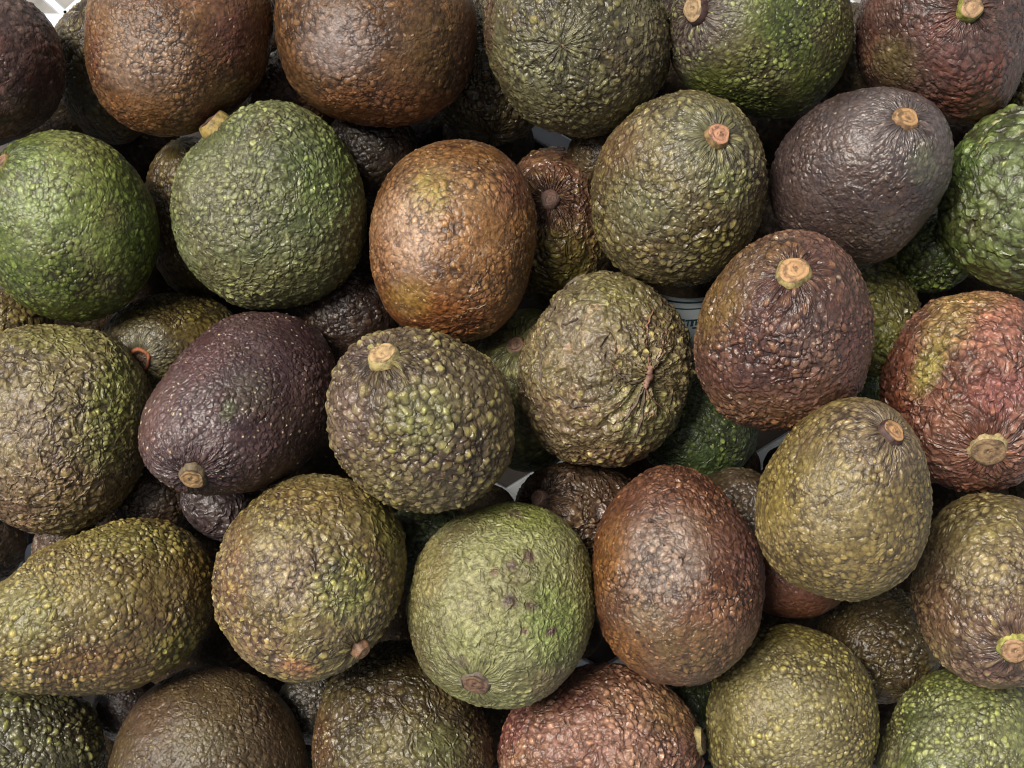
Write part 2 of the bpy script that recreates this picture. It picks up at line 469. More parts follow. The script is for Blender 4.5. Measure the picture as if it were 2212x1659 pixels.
    for (x, y, rx, ry, dg, c, s) in F.get('patch', []):  # tints painted on the skin; several imitate body highlights and sheen
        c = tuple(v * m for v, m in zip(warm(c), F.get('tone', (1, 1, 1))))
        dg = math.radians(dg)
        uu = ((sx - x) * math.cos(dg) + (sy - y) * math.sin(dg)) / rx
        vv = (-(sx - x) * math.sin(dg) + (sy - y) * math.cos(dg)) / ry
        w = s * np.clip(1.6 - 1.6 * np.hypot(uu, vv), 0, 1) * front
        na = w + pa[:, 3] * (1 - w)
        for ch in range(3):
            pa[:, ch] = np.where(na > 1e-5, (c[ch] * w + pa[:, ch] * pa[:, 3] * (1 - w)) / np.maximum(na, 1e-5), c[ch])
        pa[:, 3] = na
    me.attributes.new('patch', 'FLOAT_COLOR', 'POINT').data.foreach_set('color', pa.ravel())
    p = dict(DEF); p.update(PAL[F['pal']]); p.update({k_: v_ for k_, v_ in F.items() if k_ in p})
    me.materials.append(skin_material(p, F['seed']))
    o = bpy.data.objects.new("avocado", me); COL.objects.link(o)
    o.location = C
    tag(o, F['label'], 'avocado', F['group'])
    for path, wpx, lift_, colc in F.get('crease', []):
        pp = np.array(path, float).reshape(-1, 2)
        tt = np.linspace(0, len(pp) - 1, 6 * (len(pp) - 1) + 1)
        cx_ = np.interp(tt, range(len(pp)), pp[:, 0]) + rs.normal(size=len(tt)) * 1.3
        cy_ = np.interp(tt, range(len(pp)), pp[:, 1]) + rs.normal(size=len(tt)) * 1.3
        fr = np.where(P[:, 2] > 0)[0]
        cen = []
        for qx, qy in zip(cx_, cy_):                         # lay the line on the fruit
            d2 = (sx[fr] - qx) ** 2 + (sy[fr] - qy) ** 2
            nn = np.argpartition(d2, 4)[:4]; w4 = 1 / (d2[nn] + 1.0)
            v3 = (Wd[fr[nn]] * w4[:, None]).sum(0) / w4.sum()
            cen.append(v3 * (1 + (0.0019 * (p['h'] * .55 + p['dent'] * .5)) / np.linalg.norm(v3)) - (0.00012 if wpx < 10 else -0.0002) * v3 / np.linalg.norm(v3))
        cen = np.array(cen); vs, fs = [], []
        for i, c3 in enumerate(cen):
            tg = cen[min(i + 1, len(cen) - 1)] - cen[max(i - 1, 0)]; tg /= np.linalg.norm(tg) + 1e-9
            up = c3 / np.linalg.norm(c3); sd = np.cross(tg, up)
            ta = (0.35 + 0.65 * math.sin(math.pi * (i + .6) / (len(cen) + .2))) * (1 + 0.25 * rs.normal())
            hw = wpx * 0.5 * PX * max(.25, ta)
            vs += [c3 - sd * hw - up * .0006, c3 - sd * hw * .5 + up * lift_ * .75, c3 + up * lift_, c3 + sd * hw * .5 + up * lift_ * .7, c3 + sd * hw - up * .0006]
            if i:
                k0, k1 = (i - 1) * 5, i * 5
                fs += [(k0 + j, k0 + j + 1, k1 + j + 1, k1 + j) for j in range(4)]
        mesh_obj(F.get('crname', 'scar'), vs, fs, corky(colc), o)
    if 'stem' in F and not F.get('tail') and F.get('btn', True):
        i = int(np.argmax(t)); pole = Wd[i]
        near = np.argsort(psi)[:60]
        q = Wd[near] - Wd[near].mean(0)
        nrm = np.linalg.svd(q)[2][2]; nrm = nrm if nrm @ pole > 0 else -nrm
        st = dict(d=F['stem'][2]); st.update(F.get('st', {}))
        make_stem(o, st, pole + nrm * 0.0019 * (p['h'] * (0.95 if F.get('st', {}).get('k') else 0.3) + p['dent'] * .45), nrm, rnd)
    return o


# ---------------------------------------------------------------- the fruit, measured on the photograph
# o outline, pal palette, stem (x, y, width), ax (direction, tilt) when the stem is out of sight, st stem details
FRUIT = {
 'T1': dict(spec=.35, o=[53,0,92,23,113,50,135,100,143,150,143,181,126,232,89,273,34,303,-20,322,-120,310,-200,250,-240,150,-210,40,-140,-30,-40,-40,20,-20], pal='purple', ax=(150, 80), sp=3.8, h=.5, tipamt=.45, pores=.4, c=(.075, .028, .026), camt=.7,
   label='dark plum avocado cut by the left edge in the top left corner'),
 'T2': dict(tone=(0.85, 0.8, 0.8), spec=.42, o=[182,70,188,140,207,200,240,247,285,278,345,294,400,291,455,268,520,225,565,170,588,100,594,30,590,-50,520,-120,385,-145,285,-120,215,-50,190,10], pal='brown', ax=(80, 118),
   sp=2.6, h=.34, patchy=.7, tipamt=.55, blem=.7, c=(.085,.036,.026), camt=.6, patch=[(320,120,110,100,0,(.17,.145,.125),.75),(500,70,80,100,0,(.06,.026,.022),.75),(300,240,110,50,20,(.13,.066,.026),.7)],  # first patch paints the pale highlight into the skin
   label='large smooth brown avocado with a pale rubbed patch, top row beside the cleft showing crate'),
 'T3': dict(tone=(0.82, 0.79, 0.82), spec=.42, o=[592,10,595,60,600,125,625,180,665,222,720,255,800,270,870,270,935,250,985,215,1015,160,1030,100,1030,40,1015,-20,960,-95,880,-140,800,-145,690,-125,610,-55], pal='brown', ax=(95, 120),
   sp=3.2, h=.38, patchy=.8, tipamt=.6, blem=.5, a=(.062,.034,.016), b=(.098,.056,.028), rough=.40, patch=[(735,95,100,90,0,(.16,.15,.16),.7),(940,90,100,120,0,(.060,.042,.016),.6),(800,220,190,60,0,(.115,.050,.024),.65),(1000,120,40,120,0,(.045,.024,.022),.7)],  # first patch paints the silvery sheen into the skin
   label='shiny brown avocado with a silvery grey sheen on its left side, top row middle'),
 'T4': dict(tailw=.5, crease=[([1203,84,1214,95,1224,106],5,.0005,(.20, .115, .08))], o=[1053,0,1048,68,1056,112,1073,160,1097,208,1128,245,1172,273,1223,290,1274,291,1326,283,1360,259,1404,218,1431,181,1445,136,1448,68,1438,20,1400,-60,1330,-110,1245,-125,1150,-105,1085,-55], pal='olive', stem=(1216, 97, 0), tail=True,
   a=(.045,.045,.026), b=(.075,.078,.048), sp=3.0, h=.58, tipamt=.6, rough=.33, ridge=.35, patch=[(1180,120,100,110,0,(.072,.085,.064),.6),(1420,120,60,150,0,(.045,.036,.026),.6),(1060,60,22,120,5,(.05,.026,.022),.8)],
   label='dark grey green avocado seen from its blossom end, top row right of the middle'),
 'T5': dict(o=[1448,40,1447,110,1470,175,1500,205,1560,235,1620,255,1690,258,1740,245,1790,205,1830,150,1845,80,1840,0,1800,-75,1720,-125,1640,-140,1550,-110,1480,-45], pal='green', stem=(1512, 24, 64), asp=1.3,
   a=(.034,.052,.012), b=(.070,.090,.030), sp=2.4, h=.42, tipamt=.8, pores=.9, speck=(.34,.38,.10), poleamt=.85, polecol=(.060,.050,.052), patch=[(1470,110,60,80,0,(.055,.045,.050),.8),(1830,60,60,120,0,(.045,.048,.020),.6)],
   st=dict(side=(.085,.045,.04), face=(.46,.34,.18), h=.5), label='bright green avocado with a dusky grey shoulder and tan stem at the top edge'),
 'T6': dict(tone=(0.86, 0.83, 0.88), polew=.6, o=[1862,0,1848,50,1850,120,1862,175,1905,218,1990,255,2050,272,2110,272,2160,248,2195,195,2216,120,2228,30,2205,-60,2140,-120,2040,-140,1940,-115,1885,-60], pal='purple', stem=(2092, 20, 58), asp=1.15,
   a=(.052,.030,.027), b=(.080,.052,.045), sp=3.3, h=.5, rough=.36, c=(.10,.032,.022), camt=.7, tipamt=.5, patch=[(1935,130,75,70,20,(.085,.085,.030),.5),(2080,230,110,60,0,(.095,.034,.025),.75),(2060,110,100,90,0,(.082,.058,.062),.6)],
   st=dict(side=(.36,.38,.08), face=(.52,.36,.20), h=.75), label='maroon avocado with radiating shoulder wrinkles and a yellow green stem, top right corner'),
 'T7': dict(stray=0.4, o=[1490,198,1430,205,1370,240,1310,300,1280,380,1277,450,1290,520,1320,570,1375,605,1440,622,1510,615,1570,585,1620,525,1648,450,1653,380,1640,310,1615,260,1560,212], pal='olive', stem=(1545, 300, 58), asp=1.15,
   a=(.060,.054,.028), b=(.092,.084,.050), sp=3.1, h=.66, ridge=.34, tipamt=.8, rough=.33, pores=.7, poleamt=.6, polecol=(.085,.098,.070), patch=[(1400,450,90,80,0,(.090,.100,.072),.65),(1330,300,80,90,-40,(.080,.050,.030),.7),(1560,540,120,60,-20,(.062,.070,.024),.6),(1570,400,60,60,0,(.075,.095,.032),.6)],
   st=dict(side=(.30,.20,.08), face=(.60,.33,.20), h=.5), label='pimpled olive avocado with a pinkish round stem, right of the white crate gap'),
 'T8': dict(polew=.6, stray=0.6, o=[1880,190,1950,195,2010,220,2050,275,2060,340,2045,410,2000,480,1940,545,1880,572,1800,562,1720,525,1670,470,1658,400,1680,320,1730,255,1800,208], pal='purple', stem=(1953, 262, 56), asp=1.2,
   spec=.7, a=(.029,.021,.024), b=(.046,.035,.036), sp=2.8, h=.44, tipamt=.30, seam=.3, pores=.5, rough=.33, blem=.3, poleamt=.55, polecol=(.082,.074,.082), patch=[(1990,350,40,60,10,(.070,.085,.062),.6),(1900,500,120,70,0,(.050,.040,.032),.6)],
   st=dict(side=(.36,.22,.10), face=(.52,.33,.15), h=.35), label='dusty purple avocado with a tan stem, below the bright green and maroon ones'),
 'T9': dict(o=[2212,228,2150,245,2090,290,2052,350,2032,420,2027,490,2050,550,2105,600,2180,630,2250,630,2320,590,2365,520,2380,430,2355,330,2290,250], pal='green', ax=(10, 100), sp=5.2, h=.8, ridge=.5, tipamt=.5, patchy=.3, rough=.36,
   a=(.036,.058,.018), b=(.060,.086,.036), patch=[(2190,430,90,130,0,(.080,.110,.066),.8),(2090,350,60,70,0,(.042,.085,.022),.6)], blem=.8, label='bright green lumpy avocado cut by the right edge, below the maroon one'),
 'T10': dict(o=[160,283,90,285,30,308,-15,345,-45,400,-50,480,-30,560,5,625,50,662,110,690,180,697,250,675,305,630,338,560,347,490,325,420,280,350,220,303], pal='green', stem=(2, 350, 50), asp=1.1,
   sp=2.7, h=.42, patchy=.6, tipamt=.62, rough=.38, blem=.25, a=(.046,.074,.012), b=(.090,.122,.036), patch=[(90,430,110,130,0,(.105,.155,.070),.65),(180,320,130,40,10,(.075,.085,.034),.7),(300,500,60,130,0,(.040,.075,.014),.6)],
   st=dict(side=(.30,.26,.08), face=(.38,.22,.14), h=.4), label='vivid green avocado near the left edge with a brown stem at its upper left'),
 'T11': dict(o=[600,217,540,222,480,262,420,315,380,380,368,450,380,520,415,590,470,640,540,665,610,668,680,650,740,610,780,550,793,480,785,410,760,340,720,280,665,235], pal='grgrey', ax=(122, 84), stem=(472, 250, 76), asp=1.10,
   sp=2.7, h=.60, ridge=.30, tipamt=.85, pores=.3, rough=.40, seam=.6, b=(.085,.105,.056), a=(.058,.074,.040), patch=[(700,380,110,150,20,(.052,.092,.022),.6),(500,430,110,130,0,(.088,.094,.070),.6),(560,600,150,60,0,(.082,.085,.044),.6)],
   st=dict(side=(.42,.32,.10), face=(.20,.12,.09), h=.7), label='large grey green pebbled avocado with a yellow stem stub poking up at its top left'),
 'T12': dict(tone=(0.94, 0.9, 0.9), spec=.45, crease=[([978,637,1012,635,1018,645],6,.0004,(.26, .18, .10)),([1012,636,1036,616,1030,606],4,.0004,(.26, .18, .10)),([991,660,1029,662,1060,647],4,.0004,(.26, .18, .10)),([835,423,845,457,862,484,876,515],4,.0004,(.26, .18, .10)),([845,455,880,450,905,470],3,.0003,(.26, .18, .10))], o=[985,297,920,310,860,345,825,400,805,470,798,540,810,610,835,670,880,715,950,735,1020,738,1080,710,1125,650,1150,570,1160,480,1145,410,1110,350,1060,310], pal='brown', ax=(95, 130), asp=1.2,
   a=(.105,.056,.024), b=(.150,.088,.044), sp=2.9, h=.40, tipamt=.65, pores=.9, rough=.34, scar=.6, speck=(.44,.25,.11), tip=(.24,.15,.06), patch=[(960,400,130,70,20,(.125,.095,.060),.6),(925,430,55,75,15,(.140,.150,.034),.65),(880,510,90,120,10,(.25,.20,.165),.8),(960,680,170,70,0,(.120,.045,.018),.8),(830,560,60,110,0,(.125,.062,.026),.6),(890,640,60,50,30,(.16,.115,.032),.7),(1110,400,60,90,20,(.090,.045,.038),.7)],
   label='orange brown avocado with a lime green patch and pale scratches, upper middle'),
 'T13': dict(tone=(0.9, 0.87, 0.88), polew=.45, stray=0.35, o=[1700,500,1640,520,1570,570,1530,630,1505,700,1500,770,1515,840,1550,890,1610,920,1680,932,1750,925,1810,900,1855,850,1880,780,1885,700,1870,630,1840,560,1780,510], pal='purple', stem=(1713, 597, 72), asp=1.12,
   a=(.060,.029,.026), b=(.088,.050,.042), tip=(.22,.135,.060), sp=2.9, h=.66, tipamt=.65, rough=.32, pores=.8, ridge=.3, patch=[(1560,660,70,120,30,(.100,.072,.026),.8),(1650,560,120,50,-20,(.085,.060,.028),.6),(1740,720,80,90,0,(.082,.064,.064),.55),(1640,880,160,50,10,(.088,.052,.026),.6),(1840,760,60,130,0,(.062,.028,.026),.7)],
   st=dict(side=(.40,.34,.13), face=(.60,.38,.18), h=.4), label='reddish brown pebbled avocado with a wide tan stem, right of the printed card'),
 'T14': dict(crease=[([1402,793,1397,815,1389,836],18,.0010,(.26, .135, .09)),([1402,797,1392,756,1394,708,1407,678],6,.0003,(.26, .135, .09)),([1404,796,1424,759,1433,718],5,.0003,(.26, .135, .09)),([1389,834,1370,872,1336,920],5,.0003,(.12, .085, .058)),([1391,832,1397,851,1428,882],5,.0003,(.26, .135, .09)),([1395,817,1360,827,1339,810,1308,776],5,.0003,(.12, .085, .058)),
     ([1186,695,1182,735,1174,780,1174,824,1206,851,1240,875,1274,875],5,.0003,(.12, .085, .058)),([1186,695,1223,705,1250,691],4,.0003,(.12, .085, .058)),([1261,592,1233,615,1216,640,1199,671,1186,695],5,.0003,(.12, .085, .058)),([1308,776,1296,750,1318,720],4,.0005,(.12, .085, .058)),([1390,836,1385,890,1372,930],4,.0005,(.12, .085, .058))], stray=0.5, tailw=1.3, o=[1300,585,1240,600,1190,650,1150,710,1125,770,1115,840,1130,900,1160,950,1200,985,1260,1005,1320,1010,1390,995,1440,950,1480,880,1498,800,1490,730,1460,670,1410,620,1350,590], pal='olive', stem=(1400, 812, 0), tail=True, asp=1.08, lump=.014,
   a=(.072,.062,.044), b=(.105,.095,.062), tip=(.27,.28,.09), sp=3.2, h=.75, ridge=.25, crumple=-.6, tipamt=1.0, rough=.36, pores=.4, seam=.5, scar=.8, warp=1.4, patch=[(1250,720,90,90,0,(.110,.098,.080),.7),(1220,900,150,80,20,(.085,.058,.042),.7),(1390,900,90,100,-20,(.100,.110,.055),.7),(1320,640,120,60,10,(.075,.078,.032),.6),(1330,985,160,35,0,(.075,.046,.028),.7)],
   label='shrivelled olive avocado with crumpled creases and a pinkish star shaped scar, centre right'),
 'T15': dict(tone=(0.95, 0.95, 1.15), o=[2110,628,2040,640,1975,680,1930,740,1905,810,1907,880,1930,940,1970,1000,2010,1040,2060,1055,2130,1058,2212,1040,2260,980,2290,880,2290,780,2260,690,2200,640], pal='redbr', stem=(2133, 965, 84), asp=1.12,
   a=(.076,.030,.020), b=(.120,.058,.040), tip=(.30,.16,.085), sp=3.5, h=.85, ridge=.55, tipamt=.75, rough=.36, seam=.8, warp=1.2, scar=.5, patch=[(2150,720,130,110,0,(.165,.080,.062),.8),(2050,720,60,90,40,(.17,.15,.055),.7),(2010,800,36,80,30,(.18,.19,.05),.75),(1940,840,60,120,0,(.105,.036,.020),.75),(2170,850,110,70,0,(.15,.062,.054),.75),(2080,660,110,35,0,(.20,.16,.06),.6),(2060,1010,110,60,0,(.13,.066,.052),.7)],
   st=dict(side=(.44,.36,.17), face=(.34,.24,.13), h=.35), label='pink and yellow blotched avocado with a wide brown stem, at the right edge'),
 'T16': dict(o=[120,703,50,705,-10,725,-70,775,-105,850,-108,950,-75,1050,0,1120,60,1148,120,1150,180,1140,250,1100,300,1030,325,960,330,880,310,800,270,750,200,715], pal='olive', ax=(170, 112), asp=1.1,
   sp=3.0, h=.62, ridge=.5, warp=1.3, tipamt=.6, patchy=.6, rough=.40, a=(.085,.072,.044), b=(.118,.110,.064), patch=[(240,880,70,160,10,(.085,.110,.026),.8),(60,920,100,110,0,(.130,.112,.092),.7),(90,1040,150,80,10,(.105,.075,.052),.8),(130,740,150,45,0,(.110,.118,.048),.7),(40,1110,110,50,20,(.105,.066,.052),.7)],
   label='wrinkled olive avocado with a pinkish grey lower side, middle of the left edge'),
 'T17': dict(tone=(0.74, 0.72, 0.78), polew=1.0, o=[560,670,500,680,440,715,380,780,330,850,300,920,305,980,340,1030,400,1060,460,1065,530,1060,590,1048,660,1000,710,940,735,860,735,790,710,730,660,690,610,672], pal='purple', stem=(421, 1018, 60), asp=1.42, taper=.16,
   a=(.040,.023,.027), b=(.062,.040,.044), sp=2.8, h=.55, tipamt=.6, pores=1.0, speck=(.42,.33,.20), rough=.30, seam=.25, blem=.4, patch=[(420,920,90,90,20,(.088,.070,.076),.75),(340,900,50,120,20,(.088,.052,.048),.7),(492,890,20,34,20,(.07,.11,.04),.6),(440,780,100,60,-40,(.068,.034,.036),.6),(540,850,60,60,0,(.050,.048,.036),.6)],
   st=dict(side=(.20,.16,.09), face=(.46,.31,.14), h=.4), label='glossy dark purple elongated avocado with a small tan stem low on its left'),
 'T18': dict(polew=.6, stray=0.3, o=[860,710,800,725,745,765,710,830,703,900,715,960,750,1020,800,1070,860,1095,930,1108,1000,1095,1060,1060,1100,1000,1115,930,1105,850,1070,790,1010,745,940,718], pal='olive', stem=(831, 778, 66), asp=1.1,
   a=(.064,.050,.034), b=(.092,.080,.048), tip=(.225,.25,.075), sp=3.7, h=1.05, ridge=.28, tipamt=.9, rough=.36, seam=.85, pores=.2, patchy=.35, patch=[(760,900,60,110,0,(.095,.068,.064),.7),(800,760,90,50,-30,(.080,.058,.056),.6),(910,900,100,90,0,(.100,.115,.050),.7),(900,1060,170,50,5,(.085,.076,.050),.6)],
   st=dict(side=(.55,.47,.20), face=(.60,.44,.22), h=.55), label='knobbly olive grey avocado with a pale yellow round stem, just left of the centre'),
 'T19': dict(tone=(1.05, 1.0, 1.0), o=[1830,855,1770,880,1710,930,1665,990,1635,1060,1630,1130,1650,1200,1690,1250,1750,1285,1820,1300,1890,1295,1950,1260,1990,1200,2010,1120,2005,1040,1990,970,1960,910,1900,865], pal='olive', stem=(1920, 938, 58), asp=1.2,
   a=(.082,.070,.028), b=(.118,.104,.052), sp=2.7, h=.46, tipamt=.7, pores=.9, rough=.36, speck=(.42,.31,.14), poleamt=.6, polecol=(.088,.074,.062), patch=[(1820,1090,110,110,0,(.125,.120,.078),.6),(1700,1060,60,120,20,(.095,.082,.022),.7),(1860,1220,130,70,0,(.108,.092,.034),.6)],
   st=dict(side=(.085,.040,.032), face=(.62,.38,.18), h=.42, lean=(.15, .05)), label='smooth khaki avocado with an orange stem in a maroon collar, lower right'),
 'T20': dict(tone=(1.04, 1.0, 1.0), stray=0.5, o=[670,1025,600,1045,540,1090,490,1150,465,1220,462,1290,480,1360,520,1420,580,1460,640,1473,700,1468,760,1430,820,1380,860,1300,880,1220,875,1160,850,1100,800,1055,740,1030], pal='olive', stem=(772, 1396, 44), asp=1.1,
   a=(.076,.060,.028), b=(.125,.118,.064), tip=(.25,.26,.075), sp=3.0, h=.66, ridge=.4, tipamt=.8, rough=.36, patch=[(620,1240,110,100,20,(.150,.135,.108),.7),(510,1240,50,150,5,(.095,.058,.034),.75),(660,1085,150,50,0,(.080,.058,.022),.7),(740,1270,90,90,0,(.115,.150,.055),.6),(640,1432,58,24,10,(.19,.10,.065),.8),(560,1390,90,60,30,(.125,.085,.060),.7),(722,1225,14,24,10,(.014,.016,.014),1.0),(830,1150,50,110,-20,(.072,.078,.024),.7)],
   st=dict(side=(.30,.17,.09), face=(.48,.30,.16), h=.95), label='mottled olive avocado with a pink scrape underneath and a small stub at its lower right'),
 'T21': dict(o=[1095,1085,1030,1100,960,1135,910,1195,885,1270,883,1340,900,1400,930,1460,980,1500,1050,1522,1120,1522,1180,1500,1240,1440,1275,1370,1283,1290,1275,1220,1245,1155,1190,1105], pal='green', stem=(1031, 1466, 66), asp=1.08,
   a=(.088,.092,.046), b=(.135,.155,.082), tip=(.21,.25,.11), sp=2.5, h=.30, ridge=.42, fine=.30, tipamt=.5, seam=.2, rough=.40, warp=1.5, pores=.3, blem=.5, patch=[(1010,1270,110,120,0,(.170,.185,.125),.7),(1130,1120,120,50,10,(.085,.110,.026),.7),(930,1230,60,120,10,(.105,.090,.040),.7),(1250,1300,45,150,0,(.095,.092,.040),.7),(1190,1340,80,110,0,(.105,.165,.045),.6),(1102,1300,23,21,0,(.035,.02,.022),1.0),(1143,1308,20,17,0,(.035,.02,.022),1.0),(1103,1225,17,17,0,(.04,.022,.024),1.0),(1140,1207,17,20,0,(.045,.025,.024),1.0),(1185,1362,21,11,-40,(.04,.02,.022),1.0),(1130,1362,14,10,20,(.05,.022,.022),1.0),(1070,1240,13,13,0,(.06,.035,.03),1.0),(1110,1120,29,14,20,(.05,.04,.03),1.0),(995,1425,34,16,20,(.07,.062,.055),.8),(1180,1470,70,40,-20,(.105,.085,.055),.7)],
   st=dict(side=(.16,.13,.10), face=(.24,.15,.09), h=.35), label='smooth apple green avocado with dark pinpricks and a brown stem at its foot, lower middle'),
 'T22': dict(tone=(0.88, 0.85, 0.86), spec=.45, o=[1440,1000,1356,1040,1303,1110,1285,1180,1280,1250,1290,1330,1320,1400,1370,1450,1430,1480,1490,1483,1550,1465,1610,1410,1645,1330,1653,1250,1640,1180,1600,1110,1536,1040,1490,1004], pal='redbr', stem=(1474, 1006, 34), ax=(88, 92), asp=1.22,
   a=(.064,.028,.020), b=(.098,.054,.038), sp=3.0, h=.56, ridge=.20, tipamt=.6, rough=.33, blem=.9, pores=.8, speck=(.40,.20,.08), warp=1.3, patch=[(1435,1215,110,140,10,(.185,.175,.165),.75),(1320,1220,50,140,10,(.120,.062,.020),.8),(1440,1060,120,70,0,(.088,.045,.034),.7),(1590,1180,70,120,-20,(.058,.034,.038),.7),(1480,1400,130,80,0,(.085,.068,.034),.7),(1400,1330,60,60,0,(.13,.115,.085),.6),(1350,1400,60,80,-30,(.125,.066,.022),.7)],  # first patch paints a silvery sheen over the worn middle
   st=dict(side=(.34,.22,.12), face=(.42,.30,.18), h=.5), label='rusty brown avocado with a worn silvery middle, right of the apple green one'),
 'T23': dict(stray=0.5, o=[2010,1130,1985,1200,1968,1260,1975,1320,2000,1380,2030,1430,2080,1465,2140,1485,2212,1480,2285,1440,2330,1350,2335,1240,2290,1130,2210,1075,2120,1062,2055,1085], pal='olive', stem=(2190, 1393, 72), asp=1.1,
   a=(.085,.062,.044), b=(.115,.098,.064), sp=3.1, h=.62, ridge=.35, tipamt=.65, rough=.34, pores=.4, poleamt=.6, polecol=(.078,.050,.046), patch=[(2120,1130,150,80,0,(.100,.092,.040),.8),(2020,1330,60,110,0,(.100,.062,.044),.7),(2130,1250,90,80,0,(.125,.112,.080),.5),(2110,1450,120,40,10,(.078,.046,.044),.8)],
   st=dict(side=(.46,.46,.12), face=(.55,.36,.20), h=.4), label='olive avocado turning plum towards its yellow rimmed stem, low on the right edge'),
 'T24': dict(tone=(1.06, 1.02, 0.95), stray=0.3, o=[300,1118,230,1130,170,1158,110,1178,60,1212,0,1258,-60,1308,-98,1385,-75,1455,0,1490,80,1500,180,1502,270,1495,350,1465,420,1410,465,1340,475,1270,460,1200,420,1150,370,1122], pal='olive', ax=(205, 84), asp=1.4, taper=.04,
   a=(.080,.064,.032), b=(.105,.095,.046), tip=(.27,.26,.075), sp=3.2, h=.85, tipamt=.85, rough=.35, seam=.6, pores=.3, patch=[(60,1330,110,100,0,(.115,.130,.066),.7),(200,1430,170,60,0,(.090,.054,.030),.7),(420,1230,60,100,10,(.072,.052,.020),.7),(280,1170,160,50,0,(.092,.098,.034),.6),(380,1400,70,60,-30,(.095,.105,.024),.6)],
   label='knobbly yellow olive avocado lying lengthwise at the lower left edge'),
 'T25': dict(tone=(0.8, 0.76, 0.76), o=[450,1435,370,1455,310,1500,270,1550,245,1610,230,1680,240,1760,300,1830,400,1870,500,1865,590,1820,650,1740,668,1660,655,1590,630,1535,590,1485,530,1450], pal='dark', ax=(-80, 75), sp=2.6, h=.40, tipamt=.6, rough=.38, seam=.3, pores=.6, speck=(.30,.27,.10),
   a=(.044,.032,.020), b=(.072,.058,.036), patch=[(430,1610,110,80,0,(.088,.085,.058),.7),(330,1560,80,80,-40,(.066,.042,.030),.6),(590,1560,70,90,0,(.042,.028,.016),.7)], label='dark brown avocado, first from the left among those cut by the bottom edge'),
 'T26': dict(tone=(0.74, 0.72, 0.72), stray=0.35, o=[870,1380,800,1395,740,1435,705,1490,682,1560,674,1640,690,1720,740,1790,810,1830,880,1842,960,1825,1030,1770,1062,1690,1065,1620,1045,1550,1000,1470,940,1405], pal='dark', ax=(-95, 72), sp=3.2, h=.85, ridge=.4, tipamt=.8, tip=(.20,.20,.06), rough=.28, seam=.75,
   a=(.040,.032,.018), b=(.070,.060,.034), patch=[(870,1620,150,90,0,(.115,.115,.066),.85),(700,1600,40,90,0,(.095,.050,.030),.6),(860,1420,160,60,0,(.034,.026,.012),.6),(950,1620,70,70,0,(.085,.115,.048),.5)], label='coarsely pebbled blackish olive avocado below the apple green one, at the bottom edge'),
 'T27': dict(tone=(0.98, 0.95, 1.02), stray=0.3, o=[1300,1430,1200,1455,1125,1508,1085,1565,1073,1640,1085,1720,1140,1790,1220,1825,1310,1830,1400,1805,1470,1750,1510,1680,1520,1610,1495,1535,1440,1480,1370,1440], pal='redbr', stem=(1520, 1612, 66), ax=(8, 78), asp=1.2,
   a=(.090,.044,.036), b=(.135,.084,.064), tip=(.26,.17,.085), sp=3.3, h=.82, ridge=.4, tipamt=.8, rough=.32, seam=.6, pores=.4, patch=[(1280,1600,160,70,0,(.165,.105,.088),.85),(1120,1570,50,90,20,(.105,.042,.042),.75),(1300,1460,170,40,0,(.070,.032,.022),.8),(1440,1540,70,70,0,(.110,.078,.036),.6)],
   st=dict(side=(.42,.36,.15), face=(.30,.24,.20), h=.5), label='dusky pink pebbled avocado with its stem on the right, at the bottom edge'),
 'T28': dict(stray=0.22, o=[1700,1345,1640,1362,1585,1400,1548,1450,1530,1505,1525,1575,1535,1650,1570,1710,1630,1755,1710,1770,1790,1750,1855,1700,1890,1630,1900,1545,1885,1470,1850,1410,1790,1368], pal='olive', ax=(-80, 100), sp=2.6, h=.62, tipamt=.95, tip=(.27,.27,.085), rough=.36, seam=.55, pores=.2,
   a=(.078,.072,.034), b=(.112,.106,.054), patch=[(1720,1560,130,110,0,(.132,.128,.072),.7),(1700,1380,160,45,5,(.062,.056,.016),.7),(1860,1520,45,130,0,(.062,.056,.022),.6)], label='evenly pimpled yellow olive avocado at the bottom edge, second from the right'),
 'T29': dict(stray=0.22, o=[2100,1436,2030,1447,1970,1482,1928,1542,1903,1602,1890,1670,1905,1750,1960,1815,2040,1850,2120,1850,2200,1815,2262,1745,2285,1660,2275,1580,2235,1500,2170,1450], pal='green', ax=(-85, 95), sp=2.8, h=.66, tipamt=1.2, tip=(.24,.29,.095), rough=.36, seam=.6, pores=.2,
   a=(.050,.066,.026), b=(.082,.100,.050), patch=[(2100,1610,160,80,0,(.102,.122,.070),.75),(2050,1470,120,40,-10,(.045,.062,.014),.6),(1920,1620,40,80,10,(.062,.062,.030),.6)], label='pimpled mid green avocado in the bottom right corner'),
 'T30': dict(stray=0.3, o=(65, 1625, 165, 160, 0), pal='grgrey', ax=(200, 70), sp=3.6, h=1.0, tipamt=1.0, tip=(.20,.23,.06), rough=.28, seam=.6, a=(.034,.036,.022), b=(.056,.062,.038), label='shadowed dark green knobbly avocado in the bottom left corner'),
 # ---- the layer beneath, seen through the gaps
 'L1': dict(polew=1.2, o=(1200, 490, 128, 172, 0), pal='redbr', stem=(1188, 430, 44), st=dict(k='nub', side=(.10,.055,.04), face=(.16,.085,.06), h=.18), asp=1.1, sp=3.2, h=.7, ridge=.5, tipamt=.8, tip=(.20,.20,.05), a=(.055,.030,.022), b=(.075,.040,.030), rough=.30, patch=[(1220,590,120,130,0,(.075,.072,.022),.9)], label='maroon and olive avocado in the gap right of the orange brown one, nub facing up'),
 'L2': dict(o=(1145, 845, 128, 180, 0), pal='olive', stem=(1117, 752, 50), st=dict(side=(.20,.20,.07), face=(.22,.13,.08), h=.5), asp=1.2, a=(.080,.092,.044), b=(.115,.130,.065), label='olive avocado wedged under the shrivelled one, brown ringed stem showing'),
